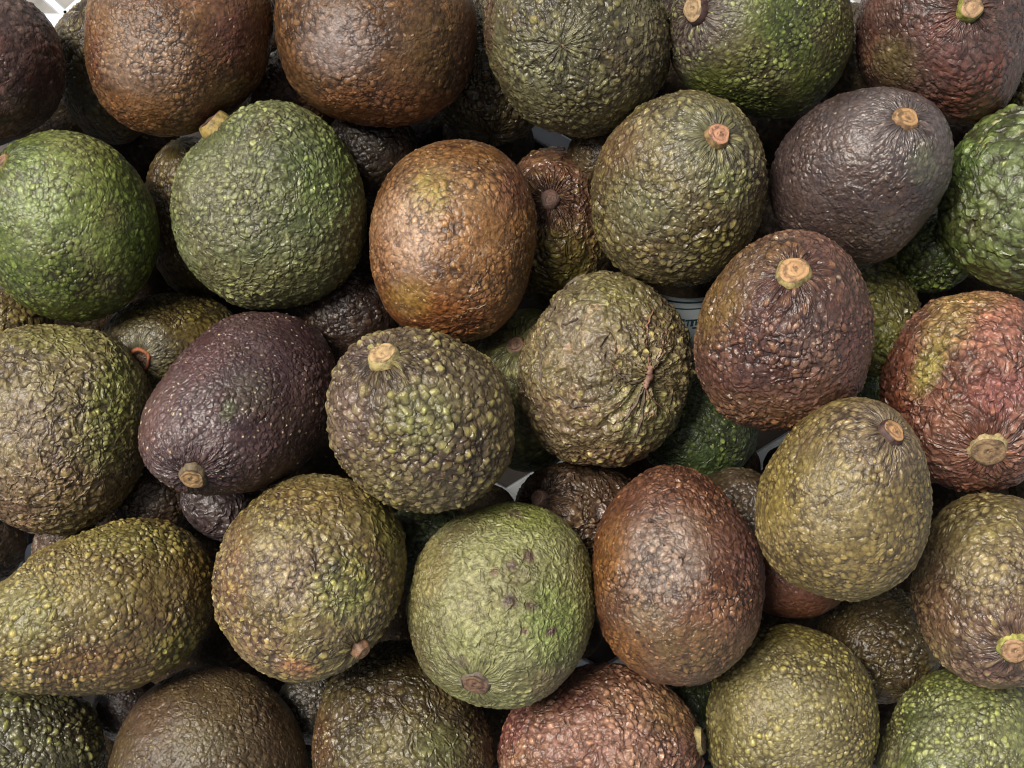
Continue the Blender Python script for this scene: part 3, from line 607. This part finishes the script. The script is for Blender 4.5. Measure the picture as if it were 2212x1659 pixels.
 'L3': dict(o=(1508, 925, 130, 116, 0), pal='green', ax=(215, 50), a=(.026,.048,.018), b=(.042,.072,.034), sp=2.6, h=.35, ridge=.3, rough=.28, pores=.8, label='deep green avocado tucked below the shrivelled and the reddish brown pebbled ones'),
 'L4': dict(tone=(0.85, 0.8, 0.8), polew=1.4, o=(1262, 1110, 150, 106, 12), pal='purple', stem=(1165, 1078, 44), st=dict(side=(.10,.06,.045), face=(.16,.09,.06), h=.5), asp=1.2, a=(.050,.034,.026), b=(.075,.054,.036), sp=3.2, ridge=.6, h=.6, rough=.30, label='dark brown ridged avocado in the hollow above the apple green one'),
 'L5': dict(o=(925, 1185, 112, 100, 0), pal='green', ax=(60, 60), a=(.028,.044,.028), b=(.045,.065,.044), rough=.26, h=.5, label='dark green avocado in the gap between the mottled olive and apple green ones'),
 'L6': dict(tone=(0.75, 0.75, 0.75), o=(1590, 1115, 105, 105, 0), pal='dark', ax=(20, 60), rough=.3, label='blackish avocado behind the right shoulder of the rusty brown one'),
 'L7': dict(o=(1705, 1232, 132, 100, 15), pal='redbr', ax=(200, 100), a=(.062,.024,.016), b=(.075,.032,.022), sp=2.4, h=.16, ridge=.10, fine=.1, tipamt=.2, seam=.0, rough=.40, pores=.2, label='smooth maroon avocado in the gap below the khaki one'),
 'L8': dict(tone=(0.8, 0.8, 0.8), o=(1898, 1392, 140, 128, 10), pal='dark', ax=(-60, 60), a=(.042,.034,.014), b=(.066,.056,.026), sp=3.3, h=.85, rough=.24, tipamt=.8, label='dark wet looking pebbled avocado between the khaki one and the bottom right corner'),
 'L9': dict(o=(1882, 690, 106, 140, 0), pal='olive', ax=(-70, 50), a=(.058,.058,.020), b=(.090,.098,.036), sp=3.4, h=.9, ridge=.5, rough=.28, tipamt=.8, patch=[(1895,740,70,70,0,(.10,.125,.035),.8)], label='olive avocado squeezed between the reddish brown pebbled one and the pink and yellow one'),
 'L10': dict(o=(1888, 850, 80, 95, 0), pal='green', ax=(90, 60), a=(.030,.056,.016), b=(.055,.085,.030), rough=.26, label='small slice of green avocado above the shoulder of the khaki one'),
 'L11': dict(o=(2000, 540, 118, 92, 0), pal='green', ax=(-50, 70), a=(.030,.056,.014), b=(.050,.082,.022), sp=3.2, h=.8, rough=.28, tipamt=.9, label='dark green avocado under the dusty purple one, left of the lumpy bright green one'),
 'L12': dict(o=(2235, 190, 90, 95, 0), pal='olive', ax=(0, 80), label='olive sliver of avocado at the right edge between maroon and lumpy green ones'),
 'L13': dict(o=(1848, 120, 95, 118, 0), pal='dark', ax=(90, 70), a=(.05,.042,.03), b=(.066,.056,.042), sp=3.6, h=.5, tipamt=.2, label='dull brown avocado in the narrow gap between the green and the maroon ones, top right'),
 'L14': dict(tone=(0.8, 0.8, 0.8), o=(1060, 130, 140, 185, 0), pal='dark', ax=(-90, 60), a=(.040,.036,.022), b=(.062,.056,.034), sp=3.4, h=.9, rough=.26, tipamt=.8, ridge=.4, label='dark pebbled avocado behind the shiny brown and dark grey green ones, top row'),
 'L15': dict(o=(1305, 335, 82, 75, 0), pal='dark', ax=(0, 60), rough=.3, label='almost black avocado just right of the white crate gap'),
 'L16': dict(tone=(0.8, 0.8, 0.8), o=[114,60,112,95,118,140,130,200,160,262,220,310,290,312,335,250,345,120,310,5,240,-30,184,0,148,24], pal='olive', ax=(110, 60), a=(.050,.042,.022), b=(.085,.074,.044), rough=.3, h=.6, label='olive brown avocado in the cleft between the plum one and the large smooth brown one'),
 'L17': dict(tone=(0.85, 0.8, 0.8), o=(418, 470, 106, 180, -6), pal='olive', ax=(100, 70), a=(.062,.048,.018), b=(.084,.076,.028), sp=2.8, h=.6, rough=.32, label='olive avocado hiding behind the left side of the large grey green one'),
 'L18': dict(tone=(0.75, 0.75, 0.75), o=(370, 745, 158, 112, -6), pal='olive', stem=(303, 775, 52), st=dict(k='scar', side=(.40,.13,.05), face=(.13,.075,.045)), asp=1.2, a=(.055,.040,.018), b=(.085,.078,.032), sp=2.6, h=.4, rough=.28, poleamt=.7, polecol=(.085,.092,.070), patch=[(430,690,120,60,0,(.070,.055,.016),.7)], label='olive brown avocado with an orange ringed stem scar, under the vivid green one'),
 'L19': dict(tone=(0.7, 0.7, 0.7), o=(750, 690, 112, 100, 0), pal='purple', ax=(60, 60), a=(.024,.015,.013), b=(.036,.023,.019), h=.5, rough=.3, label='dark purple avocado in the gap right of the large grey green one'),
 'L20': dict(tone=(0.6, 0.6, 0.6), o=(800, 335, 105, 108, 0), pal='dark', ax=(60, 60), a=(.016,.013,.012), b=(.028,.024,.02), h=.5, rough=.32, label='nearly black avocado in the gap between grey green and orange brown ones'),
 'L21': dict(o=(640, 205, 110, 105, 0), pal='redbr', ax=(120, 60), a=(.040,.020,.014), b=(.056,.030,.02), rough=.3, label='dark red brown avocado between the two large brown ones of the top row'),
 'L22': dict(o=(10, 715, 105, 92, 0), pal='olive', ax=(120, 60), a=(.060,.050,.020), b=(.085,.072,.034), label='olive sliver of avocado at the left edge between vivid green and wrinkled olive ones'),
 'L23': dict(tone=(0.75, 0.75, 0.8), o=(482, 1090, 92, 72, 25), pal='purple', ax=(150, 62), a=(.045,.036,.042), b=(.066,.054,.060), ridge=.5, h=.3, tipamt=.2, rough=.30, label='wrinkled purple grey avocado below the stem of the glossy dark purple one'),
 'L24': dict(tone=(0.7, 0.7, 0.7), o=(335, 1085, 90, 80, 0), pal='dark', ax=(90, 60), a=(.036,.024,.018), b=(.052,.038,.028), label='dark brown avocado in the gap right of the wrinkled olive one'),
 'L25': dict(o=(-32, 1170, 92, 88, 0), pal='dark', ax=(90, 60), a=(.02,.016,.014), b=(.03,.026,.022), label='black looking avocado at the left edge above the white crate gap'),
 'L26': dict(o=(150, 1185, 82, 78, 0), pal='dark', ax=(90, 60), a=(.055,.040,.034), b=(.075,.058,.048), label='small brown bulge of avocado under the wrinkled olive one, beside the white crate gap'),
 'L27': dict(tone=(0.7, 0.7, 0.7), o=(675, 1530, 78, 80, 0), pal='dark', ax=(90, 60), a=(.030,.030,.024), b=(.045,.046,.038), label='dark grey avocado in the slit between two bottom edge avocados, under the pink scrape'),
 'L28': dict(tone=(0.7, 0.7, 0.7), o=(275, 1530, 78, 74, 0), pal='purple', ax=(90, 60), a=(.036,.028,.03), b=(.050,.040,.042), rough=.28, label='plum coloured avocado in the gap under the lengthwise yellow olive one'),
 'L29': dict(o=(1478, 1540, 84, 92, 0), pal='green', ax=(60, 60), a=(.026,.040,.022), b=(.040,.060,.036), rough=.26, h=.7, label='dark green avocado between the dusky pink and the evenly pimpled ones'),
 # ---- the deepest ones, added to fill gaps, shade painted in as near-black skin
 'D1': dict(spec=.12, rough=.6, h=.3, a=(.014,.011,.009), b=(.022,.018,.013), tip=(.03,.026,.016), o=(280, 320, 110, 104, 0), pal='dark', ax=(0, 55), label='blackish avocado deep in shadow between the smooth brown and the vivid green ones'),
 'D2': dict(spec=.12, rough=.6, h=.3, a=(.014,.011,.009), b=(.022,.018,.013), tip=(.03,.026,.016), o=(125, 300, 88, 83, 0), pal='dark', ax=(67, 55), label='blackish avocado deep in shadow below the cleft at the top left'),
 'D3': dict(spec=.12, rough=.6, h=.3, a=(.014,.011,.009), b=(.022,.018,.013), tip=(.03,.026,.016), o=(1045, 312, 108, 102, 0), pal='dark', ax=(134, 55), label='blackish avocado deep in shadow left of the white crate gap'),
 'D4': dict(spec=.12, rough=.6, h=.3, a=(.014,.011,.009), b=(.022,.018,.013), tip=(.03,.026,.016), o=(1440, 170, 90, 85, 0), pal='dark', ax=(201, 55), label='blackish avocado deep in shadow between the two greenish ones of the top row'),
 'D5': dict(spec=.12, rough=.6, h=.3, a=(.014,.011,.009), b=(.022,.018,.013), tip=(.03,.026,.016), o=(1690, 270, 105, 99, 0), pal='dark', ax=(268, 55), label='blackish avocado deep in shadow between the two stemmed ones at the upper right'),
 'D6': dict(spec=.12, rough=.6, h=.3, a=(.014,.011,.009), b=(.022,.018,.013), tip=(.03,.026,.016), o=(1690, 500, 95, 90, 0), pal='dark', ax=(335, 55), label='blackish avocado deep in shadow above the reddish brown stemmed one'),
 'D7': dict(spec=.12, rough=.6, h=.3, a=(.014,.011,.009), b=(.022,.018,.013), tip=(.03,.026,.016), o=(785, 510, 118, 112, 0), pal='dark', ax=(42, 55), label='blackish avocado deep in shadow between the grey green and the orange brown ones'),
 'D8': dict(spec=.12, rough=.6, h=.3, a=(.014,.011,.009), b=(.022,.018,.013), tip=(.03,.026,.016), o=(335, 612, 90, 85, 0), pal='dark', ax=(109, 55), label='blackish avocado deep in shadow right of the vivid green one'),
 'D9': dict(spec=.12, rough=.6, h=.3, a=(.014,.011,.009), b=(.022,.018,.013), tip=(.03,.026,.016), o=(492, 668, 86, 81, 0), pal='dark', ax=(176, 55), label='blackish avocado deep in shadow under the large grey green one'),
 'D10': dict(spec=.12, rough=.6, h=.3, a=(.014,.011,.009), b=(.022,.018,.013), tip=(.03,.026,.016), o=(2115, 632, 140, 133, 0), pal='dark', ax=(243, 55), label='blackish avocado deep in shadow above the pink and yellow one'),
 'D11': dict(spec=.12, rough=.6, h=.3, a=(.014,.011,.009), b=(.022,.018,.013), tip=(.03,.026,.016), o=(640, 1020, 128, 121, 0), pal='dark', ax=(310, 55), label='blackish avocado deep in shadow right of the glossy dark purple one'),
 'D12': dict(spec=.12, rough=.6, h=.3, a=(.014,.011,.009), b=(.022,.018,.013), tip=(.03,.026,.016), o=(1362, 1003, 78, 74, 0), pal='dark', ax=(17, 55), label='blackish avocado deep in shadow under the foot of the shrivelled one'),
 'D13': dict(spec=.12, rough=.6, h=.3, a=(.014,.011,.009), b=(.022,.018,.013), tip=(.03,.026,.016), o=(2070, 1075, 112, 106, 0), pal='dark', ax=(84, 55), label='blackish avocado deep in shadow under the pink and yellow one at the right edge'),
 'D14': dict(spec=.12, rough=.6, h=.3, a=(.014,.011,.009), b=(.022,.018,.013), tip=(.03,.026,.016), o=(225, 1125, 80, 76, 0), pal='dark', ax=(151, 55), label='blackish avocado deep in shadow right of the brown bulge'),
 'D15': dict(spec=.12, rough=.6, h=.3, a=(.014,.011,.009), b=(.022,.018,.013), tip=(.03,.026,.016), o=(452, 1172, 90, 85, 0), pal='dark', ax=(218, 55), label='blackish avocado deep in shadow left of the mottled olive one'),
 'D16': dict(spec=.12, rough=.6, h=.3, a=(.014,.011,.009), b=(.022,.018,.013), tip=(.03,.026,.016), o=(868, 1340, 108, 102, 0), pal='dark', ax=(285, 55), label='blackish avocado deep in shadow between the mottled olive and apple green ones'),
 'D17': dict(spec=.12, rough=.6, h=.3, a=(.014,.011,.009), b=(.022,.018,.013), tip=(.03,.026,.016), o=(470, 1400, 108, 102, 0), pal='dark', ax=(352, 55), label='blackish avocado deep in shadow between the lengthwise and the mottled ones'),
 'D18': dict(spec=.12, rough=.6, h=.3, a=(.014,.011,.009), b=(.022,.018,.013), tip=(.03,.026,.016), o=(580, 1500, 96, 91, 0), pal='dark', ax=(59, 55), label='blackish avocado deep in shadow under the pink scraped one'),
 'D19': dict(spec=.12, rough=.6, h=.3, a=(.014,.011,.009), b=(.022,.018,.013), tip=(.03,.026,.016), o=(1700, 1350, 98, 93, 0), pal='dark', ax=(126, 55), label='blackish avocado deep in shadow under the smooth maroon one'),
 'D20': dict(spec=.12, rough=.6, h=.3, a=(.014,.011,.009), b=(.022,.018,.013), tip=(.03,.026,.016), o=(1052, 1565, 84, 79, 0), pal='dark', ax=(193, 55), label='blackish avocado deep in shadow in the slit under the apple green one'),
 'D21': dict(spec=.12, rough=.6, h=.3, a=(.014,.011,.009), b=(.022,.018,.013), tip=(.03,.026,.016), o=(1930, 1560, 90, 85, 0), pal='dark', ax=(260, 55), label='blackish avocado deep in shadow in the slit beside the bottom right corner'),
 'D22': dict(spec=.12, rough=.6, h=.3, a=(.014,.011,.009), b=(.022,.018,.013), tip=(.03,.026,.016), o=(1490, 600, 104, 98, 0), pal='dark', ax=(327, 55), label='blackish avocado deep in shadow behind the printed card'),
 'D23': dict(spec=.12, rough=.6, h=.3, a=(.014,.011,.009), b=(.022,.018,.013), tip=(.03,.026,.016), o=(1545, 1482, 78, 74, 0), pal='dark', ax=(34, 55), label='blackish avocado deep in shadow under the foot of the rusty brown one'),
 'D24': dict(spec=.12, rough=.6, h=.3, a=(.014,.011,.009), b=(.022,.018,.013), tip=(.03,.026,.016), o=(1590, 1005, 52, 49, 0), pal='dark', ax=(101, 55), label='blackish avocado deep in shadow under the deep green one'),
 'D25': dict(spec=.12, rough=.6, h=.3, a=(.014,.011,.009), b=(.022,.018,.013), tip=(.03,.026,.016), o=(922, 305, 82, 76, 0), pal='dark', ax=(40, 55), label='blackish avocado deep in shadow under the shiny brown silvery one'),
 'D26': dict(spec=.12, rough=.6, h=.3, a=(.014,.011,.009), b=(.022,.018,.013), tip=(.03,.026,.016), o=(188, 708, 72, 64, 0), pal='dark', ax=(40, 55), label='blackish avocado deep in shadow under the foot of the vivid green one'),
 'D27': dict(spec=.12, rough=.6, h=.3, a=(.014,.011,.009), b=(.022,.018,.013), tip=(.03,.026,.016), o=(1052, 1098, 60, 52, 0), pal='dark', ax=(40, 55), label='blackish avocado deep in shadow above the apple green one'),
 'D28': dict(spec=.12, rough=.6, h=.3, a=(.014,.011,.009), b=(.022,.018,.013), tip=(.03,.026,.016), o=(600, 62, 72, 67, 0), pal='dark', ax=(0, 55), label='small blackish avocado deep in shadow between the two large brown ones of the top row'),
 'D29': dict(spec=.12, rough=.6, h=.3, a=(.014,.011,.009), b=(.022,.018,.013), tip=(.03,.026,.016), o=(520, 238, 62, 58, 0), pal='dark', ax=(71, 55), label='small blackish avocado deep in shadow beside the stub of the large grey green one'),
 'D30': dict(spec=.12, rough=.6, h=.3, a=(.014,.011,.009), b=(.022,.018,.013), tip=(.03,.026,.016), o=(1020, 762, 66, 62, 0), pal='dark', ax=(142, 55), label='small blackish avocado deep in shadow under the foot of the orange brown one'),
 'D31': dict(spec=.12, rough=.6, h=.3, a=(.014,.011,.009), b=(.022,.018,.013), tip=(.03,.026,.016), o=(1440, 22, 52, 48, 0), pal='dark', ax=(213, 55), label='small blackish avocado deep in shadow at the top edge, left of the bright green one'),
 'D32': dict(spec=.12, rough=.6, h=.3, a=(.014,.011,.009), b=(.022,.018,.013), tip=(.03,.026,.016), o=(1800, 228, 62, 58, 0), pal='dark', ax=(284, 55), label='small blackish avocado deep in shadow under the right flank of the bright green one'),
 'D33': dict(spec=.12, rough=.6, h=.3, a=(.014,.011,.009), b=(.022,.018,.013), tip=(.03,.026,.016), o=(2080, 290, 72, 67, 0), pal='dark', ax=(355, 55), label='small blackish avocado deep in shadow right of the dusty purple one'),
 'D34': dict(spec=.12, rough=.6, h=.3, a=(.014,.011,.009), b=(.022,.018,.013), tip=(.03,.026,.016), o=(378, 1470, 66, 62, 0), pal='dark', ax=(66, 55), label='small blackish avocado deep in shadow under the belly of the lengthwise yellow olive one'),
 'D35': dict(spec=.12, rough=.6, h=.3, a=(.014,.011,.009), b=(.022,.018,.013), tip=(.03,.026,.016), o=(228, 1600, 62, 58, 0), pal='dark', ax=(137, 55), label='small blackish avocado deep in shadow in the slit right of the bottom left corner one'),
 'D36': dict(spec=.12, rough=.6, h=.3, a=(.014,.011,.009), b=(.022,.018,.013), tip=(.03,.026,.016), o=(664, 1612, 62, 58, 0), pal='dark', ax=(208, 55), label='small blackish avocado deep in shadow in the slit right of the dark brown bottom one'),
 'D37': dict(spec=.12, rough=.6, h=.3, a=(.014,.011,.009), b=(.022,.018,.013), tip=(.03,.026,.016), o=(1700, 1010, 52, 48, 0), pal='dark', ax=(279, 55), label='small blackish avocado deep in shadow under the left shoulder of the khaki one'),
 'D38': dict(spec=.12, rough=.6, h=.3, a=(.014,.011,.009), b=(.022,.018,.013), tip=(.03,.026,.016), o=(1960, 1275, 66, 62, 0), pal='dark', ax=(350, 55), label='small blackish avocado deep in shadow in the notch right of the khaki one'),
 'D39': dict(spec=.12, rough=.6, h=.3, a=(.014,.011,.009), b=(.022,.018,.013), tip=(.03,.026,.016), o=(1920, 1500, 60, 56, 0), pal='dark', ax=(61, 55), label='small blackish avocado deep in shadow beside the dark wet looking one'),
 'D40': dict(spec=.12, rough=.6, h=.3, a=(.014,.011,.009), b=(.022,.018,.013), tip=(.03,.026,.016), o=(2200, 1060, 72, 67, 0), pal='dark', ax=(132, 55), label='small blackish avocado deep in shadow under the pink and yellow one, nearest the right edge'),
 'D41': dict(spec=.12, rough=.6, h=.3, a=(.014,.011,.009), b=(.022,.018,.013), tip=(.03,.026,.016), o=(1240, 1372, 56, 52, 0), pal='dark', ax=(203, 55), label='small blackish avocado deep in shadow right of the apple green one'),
}
# upper fruit, lower fruit
OVER = [tuple(s.split('>')) for s in (
 'T7>T4 T8>T5 T8>T6 T8>T9 T13>T8 T13>T7 T19>T13 T19>T15 T15>T23 T19>T23 T21>T26 T21>T27 T22>T27 T22>T28 T18>T20 T18>T21 '
 'T20>T17 T18>T17 T11>T17 T17>T16 T16>T24 T20>T24 T24>T25 T24>T30 T20>T25 T20>T26 T23>T29 T28>T29 T10>T16 T10>T1 T11>T2 '
 'T18>T12 T23>T28 T9>T6 T14>T22 T7>T5 T22>T21 T13>T14 T14>T18 T15>T9').split()]
LIFT = {'L2': .014}


# ---------------------------------------------------------------- heights: who lies on whom
def solve_heights():
    info = {}
    for k, F in FRUIT.items():
        p = outline(F['o']); c = (p.max(0) + p.min(0)) / 2
        th = np.arctan2(p[:, 1] - c[1], p[:, 0] - c[0]); r = np.hypot(p[:, 0] - c[0], p[:, 1] - c[1])
        info[k] = (c, fourier_fit(th, r, 4, 0.001))

    def need(a, b, kk):
        (ca, fa), (cb, fb) = info[a], info[b]
        dv = cb - ca; dist = np.hypot(*dv); an = math.atan2(dv[1], dv[0])
        ra = fourier_eval(fa, np.array([an]))[0]; rb = fourier_eval(fb, np.array([an + math.pi]))[0]
        s = ra + rb
        return kk * math.sqrt(max(0, s * s - dist * dist)) * PX if dist < s else None
    z = {k: 0.0 for k in FRUIT if k[0] == 'T'}
    for _ in range(12):
        for a, b in OVER:
            n = need(a, b, 0.62)
            if n is not None:
                z[a] = max(z[a], z[b] + max(n, 0.004))
    for k, dz in LIFT.items():
        if k in z:
            z[k] += dz
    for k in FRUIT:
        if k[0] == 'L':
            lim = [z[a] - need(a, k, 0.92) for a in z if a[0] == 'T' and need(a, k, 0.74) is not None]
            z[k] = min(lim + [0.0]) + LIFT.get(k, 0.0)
    for k in FRUIT:
        if k[0] == 'D':
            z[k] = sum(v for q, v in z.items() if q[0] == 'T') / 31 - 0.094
    return z


ZS = solve_heights()
RMIN = 0.028
base = min(ZS[k] for k in ZS)
ZT = 0.125
tops = [k for k in ZS if k[0] == 'T']
mean_t = sum(ZS[k] for k in tops) / len(tops)
for k in ZS:
    ZS[k] += ZT - mean_t
FLOOR = ZT - 0.094 - 0.028
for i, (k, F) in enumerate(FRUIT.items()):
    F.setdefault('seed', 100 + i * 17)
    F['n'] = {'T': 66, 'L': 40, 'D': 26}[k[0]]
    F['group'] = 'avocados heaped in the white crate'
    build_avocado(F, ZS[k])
print('heights', {k: round(v, 3) for k, v in ZS.items()}, 'floor', FLOOR)

RIM_Z, CARD_Z = 0.036, 0.092
# ---------------------------------------------------------------- the crate and what it stands on
def plain(name, c, rough=0.5, spec=None, nscale=60.0, var=0.12, bump=0.0):
    t = NT(name)
    co = t.n("ShaderNodeTexCoord").outputs['Object']
    n1 = t.noise(co, nscale, 4.0, 0.6)[0]
    col = t.mix(t.ss(n1, 0.3, 0.7), tuple(x * (1 - var) for x in c), tuple(min(1, x * (1 + var)) for x in c))
    b = t.n("ShaderNodeBsdfPrincipled", {'Base Color': col, 'Roughness': rough})
    if bump:
        bp = t.n("ShaderNodeBump", {'Height': n1, 'Strength': 0.5, 'Distance': bump})
        t.t.links.new(bp.outputs[0], b.inputs['Normal'])
    return t.out(b.outputs[0])


M_PLASTIC = plain("white_plastic", (.44, .465, .49), 0.38, nscale=90, var=.07, bump=.0003)
M_TABLE = plain("table_grey", (.22, .212, .195), 0.8, nscale=35, var=.3, bump=.001)


def bar(name, p0, p1, w, h, up, mat, parent, bev=0.0007):
    """a straight bar of width w and height h between two points, edges chamfered"""
    p0, p1, up = Vector(p0), Vector(p1), Vector(up)
    d = (p1 - p0).normalized(); s = d.cross(up).normalized(); up = s.cross(d)
    prof = [(-w / 2 + bev, -h / 2), (w / 2 - bev, -h / 2), (w / 2, -h / 2 + bev), (w / 2, h / 2 - bev),
            (w / 2 - bev, h / 2), (-w / 2 + bev, h / 2), (-w / 2, h / 2 - bev), (-w / 2, -h / 2 + bev)]
    vs = [tuple(p + s * a + up * b) for p in (p0, p1) for a, b in prof]
    fs = [(i, (i + 1) % 8, 8 + (i + 1) % 8, 8 + i) for i in range(8)] + [tuple(range(7, -1, -1)), tuple(range(8, 16))]
    return mesh_obj(name, vs, fs, mat, parent, smooth=False)


XL, XR, YB, YT = -0.236, 0.242, -0.186, 0.1575            # inside of the rim
crate = bpy.data.objects.new("crate", None); COL.objects.link(crate)
crate.location = (0, 0, FLOOR - 0.012)
tag(crate, 'white plastic lattice crate under the heap, showing in the gaps and the top left corner', 'crate')
zf = 0.007                                                   # floor height inside the crate
for fam, (m, zz, px_, py_, gap) in enumerate(((-0.55, zf + .0005, 1218, 312, .062), (0.62, zf - .0005, 22, 1222, .058))):
    w = at(px_, py_, FLOOR); c_ref = w[1] - m * w[0]
    for i in range(-9, 10):
        c0 = c_ref + i * gap; pts = []
        for x in (XL, XR):
            if YB <= m * x + c0 <= YT: pts.append((x, m * x + c0))
        for y in (YB, YT):
            if XL < (y - c0) / m < XR: pts.append(((y - c0) / m, y))
        if len(pts) == 2 and np.hypot(pts[0][0] - pts[1][0], pts[0][1] - pts[1][1]) > .03:
            bar("floor_rib", (*pts[0], zz), (*pts[1], zz), .0082, .0080, (0, 0, 1), M_PLASTIC, crate)
RIM = RIM_Z - (FLOOR - 0.012)
OUT = 0.030                                                  # width of the lattice flange
for (a, b_, nx, ny) in (((XL, YT), (XR, YT), 0, 1), ((XL, YB), (XR, YB), 0, -1), ((XL, YB), (XL, YT), -1, 0), ((XR, YB), (XR, YT), 1, 0)):
    dx, dy = b_[0] - a[0], b_[1] - a[1]; ln = math.hypot(dx, dy); ux, uy = dx / ln, dy / ln

    def q(s, o, z):
        return (a[0] + ux * s + nx * o, a[1] + uy * s + ny * o, z)
    bar("rim_rail", q(-.004, .0055, RIM), q(ln + .004, .0055, RIM), .011, .006, (0, 0, 1), M_PLASTIC, crate)
    bar("rim_rail", q(-OUT, OUT, RIM), q(ln + OUT, OUT, RIM), .010, .006, (0, 0, 1), M_PLASTIC, crate)
    bar("floor_rail", q(0, .004, zf), q(ln, .004, zf), .008, .0086, (0, 0, 1), M_PLASTIC, crate)
    n = int(round(ln / .0165))
    for i in range(n):
        s0, s1 = ln * i / n, ln * (i + 1) / n
        g0, g1 = (s0, s1) if i % 2 == 0 else (s1, s0)
        bar("rim_strut", q(g0, .0105, RIM), q(g1, OUT - .0045, RIM), .0042, .005, (0, 0, 1), M_PLASTIC, crate)
    if (nx, ny) != (0, 1):                                   # three raised sides, unseen, added to block side light; far side left low
        bar("side_light_blocker", q(0, .0275, RIM + .045), q(ln, .0275, RIM + .045), .003, .096, (0, 0, 1), M_PLASTIC, crate)
        bar("blocker_rail", q(-OUT, .0275, RIM + .096), q(ln + OUT, .0275, RIM + .096), .009, .006, (0, 0, 1), M_PLASTIC, crate)
    n2 = int(round(ln / .030))
    for i in range(n2 + 1):
        s0 = ln * i / n2
        bar("wall_post", q(s0, .004, zf + .004), q(s0, .004, RIM - .0028), .0054, .0054, (-uy, ux, 0), M_PLASTIC, crate)

M_PAVE = plain("pavement_grey", (.22, .213, .20), 0.85, nscale=25, var=.25, bump=.002)
M_TABLE = plain("dark_table", (.045, .036, .030), 0.6, nscale=35, var=.3, bump=.001)  # near-black base puts the gap shade into the table colour
tz = FLOOR - .0125
v = [(x, y, z) for z in (tz - .03, tz) for x, y in ((-.9, -.7), (.9, -.7), (.9, .166), (-.9, .166))]
table = mesh_obj("market_table", v, [(3, 2, 1, 0), (4, 5, 6, 7), (0, 1, 5, 4), (1, 2, 6, 5), (2, 3, 7, 6), (3, 0, 4, 7)], M_TABLE, smooth=False)
tag(table, kind='structure')
pave = mesh_obj("ground", [(-40, -40, -.75), (40, -40, -.75), (40, 40, -.75), (-40, 40, -.75)], [(0, 1, 2, 3)], M_PAVE, smooth=False)
tag(pave, kind='structure')

# ---------------------------------------------------------------- the printed card between the fruit
M_CARD = plain("card_paper", (.40, .46, .48), 0.45, nscale=120, var=.06)
M_INK = plain("teal_ink", (.018, .055, .068), 0.5, nscale=200, var=.2)
zc = CARD_Z
c0 = at(1408, 630, zc + .004); c1 = at(1535, 640, zc + .004); c2 = at(1408, 760, zc - .012)
ex = Vector(c1 - c0); wd = ex.length; ex.normalize()
ey = Vector(c2 - c0); ey = (ey - ex * ey.dot(ex)); ht = ey.length; ey.normalize()
ez = ey.cross(ex).normalized()
ez = ez if ez.z > 0 else -ez


def card_pt(s, t, lift=0.0):
    """s across 0..1, t down 0..1 on the gently bowed card"""
    bow = .0035 * (1 - (2 * s - 1) ** 2)
    return tuple(Vector(c0) + ex * (s * wd) + ey * (t * ht) + ez * (bow + lift))


def card_patch(name, poly_rows, mat, parent, lift):
    vs, fs = [], []
    n = len(poly_rows[0])
    for r in poly_rows:
        vs += [card_pt(s, t, lift) for s, t in r]
    for i in range(len(poly_rows) - 1):
        for j in range(n - 1):
            fs.append((i * n + j, i * n + j + 1, (i + 1) * n + j + 1, (i + 1) * n + j))
    o = mesh_obj(name, vs, fs, mat, parent)
    return o


def grid(s0, s1, t0, t1, n=8, m=1):
    return [[(s0 + (s1 - s0) * j / n, t0 + (t1 - t0) * i / m) for j in range(n + 1)] for i in range(m + 1)]


card = card_patch("printed_card", grid(0, 1, 0, 1, 16, 2), M_CARD, None, 0.0)
sm = card.modifiers.new("thickness", 'SOLIDIFY'); sm.thickness = .0004
tag(card, 'white and teal printed card stuck between the shrivelled and the reddish brown pebbled avocados', 'card')
card_patch("border_line", grid(.0, 1, .045, .075, 16), M_INK, card, .0005)
card_patch("border_line", grid(.05, 1, .155, .175, 16), M_INK, card, .0005)
for s, t, w, h in ((.16, .215, .10, .035), (.20, .25, .025, .05), (.38, .215, .085, .035), (.41, .27, .06, .045), (.37, .31, .05, .05), (.33, .38, .085, .055), (.41, .38, .05, .05),
                   (.48, .36, .035, .05), (.54, .33, .07, .032), (.56, .36, .04, .08), (.62, .34, .30, .030), (.66, .37, .025, .08), (.72, .37, .05, .085), (.80, .37, .03, .075), (.86, .37, .055, .08), (.36, .44, .04, .06), (.55, .48, .03, .05), (.60, .47, .07, .035), (.76, .47, .12, .03)):
    card_patch("printed_glyph", grid(s, s + w, t, t + h, 2), M_INK, card, .0005)
ring = [[(.62 + ro * math.cos(a) * 1.0, .62 + ro * 1.05 * math.sin(a)) for a in np.linspace(0, 2 * math.pi, 25)] for ro in (.062, .125)]
card_patch("printed_ring", ring, M_INK, card, .0005)
arc = [[(.60 + ro * math.cos(a), .60 + ro * math.sin(a)) for a in np.linspace(.2, 2.9, 13)] for ro in (.175, .19)]
card_patch("printed_arc", arc, M_INK, card, .0005)
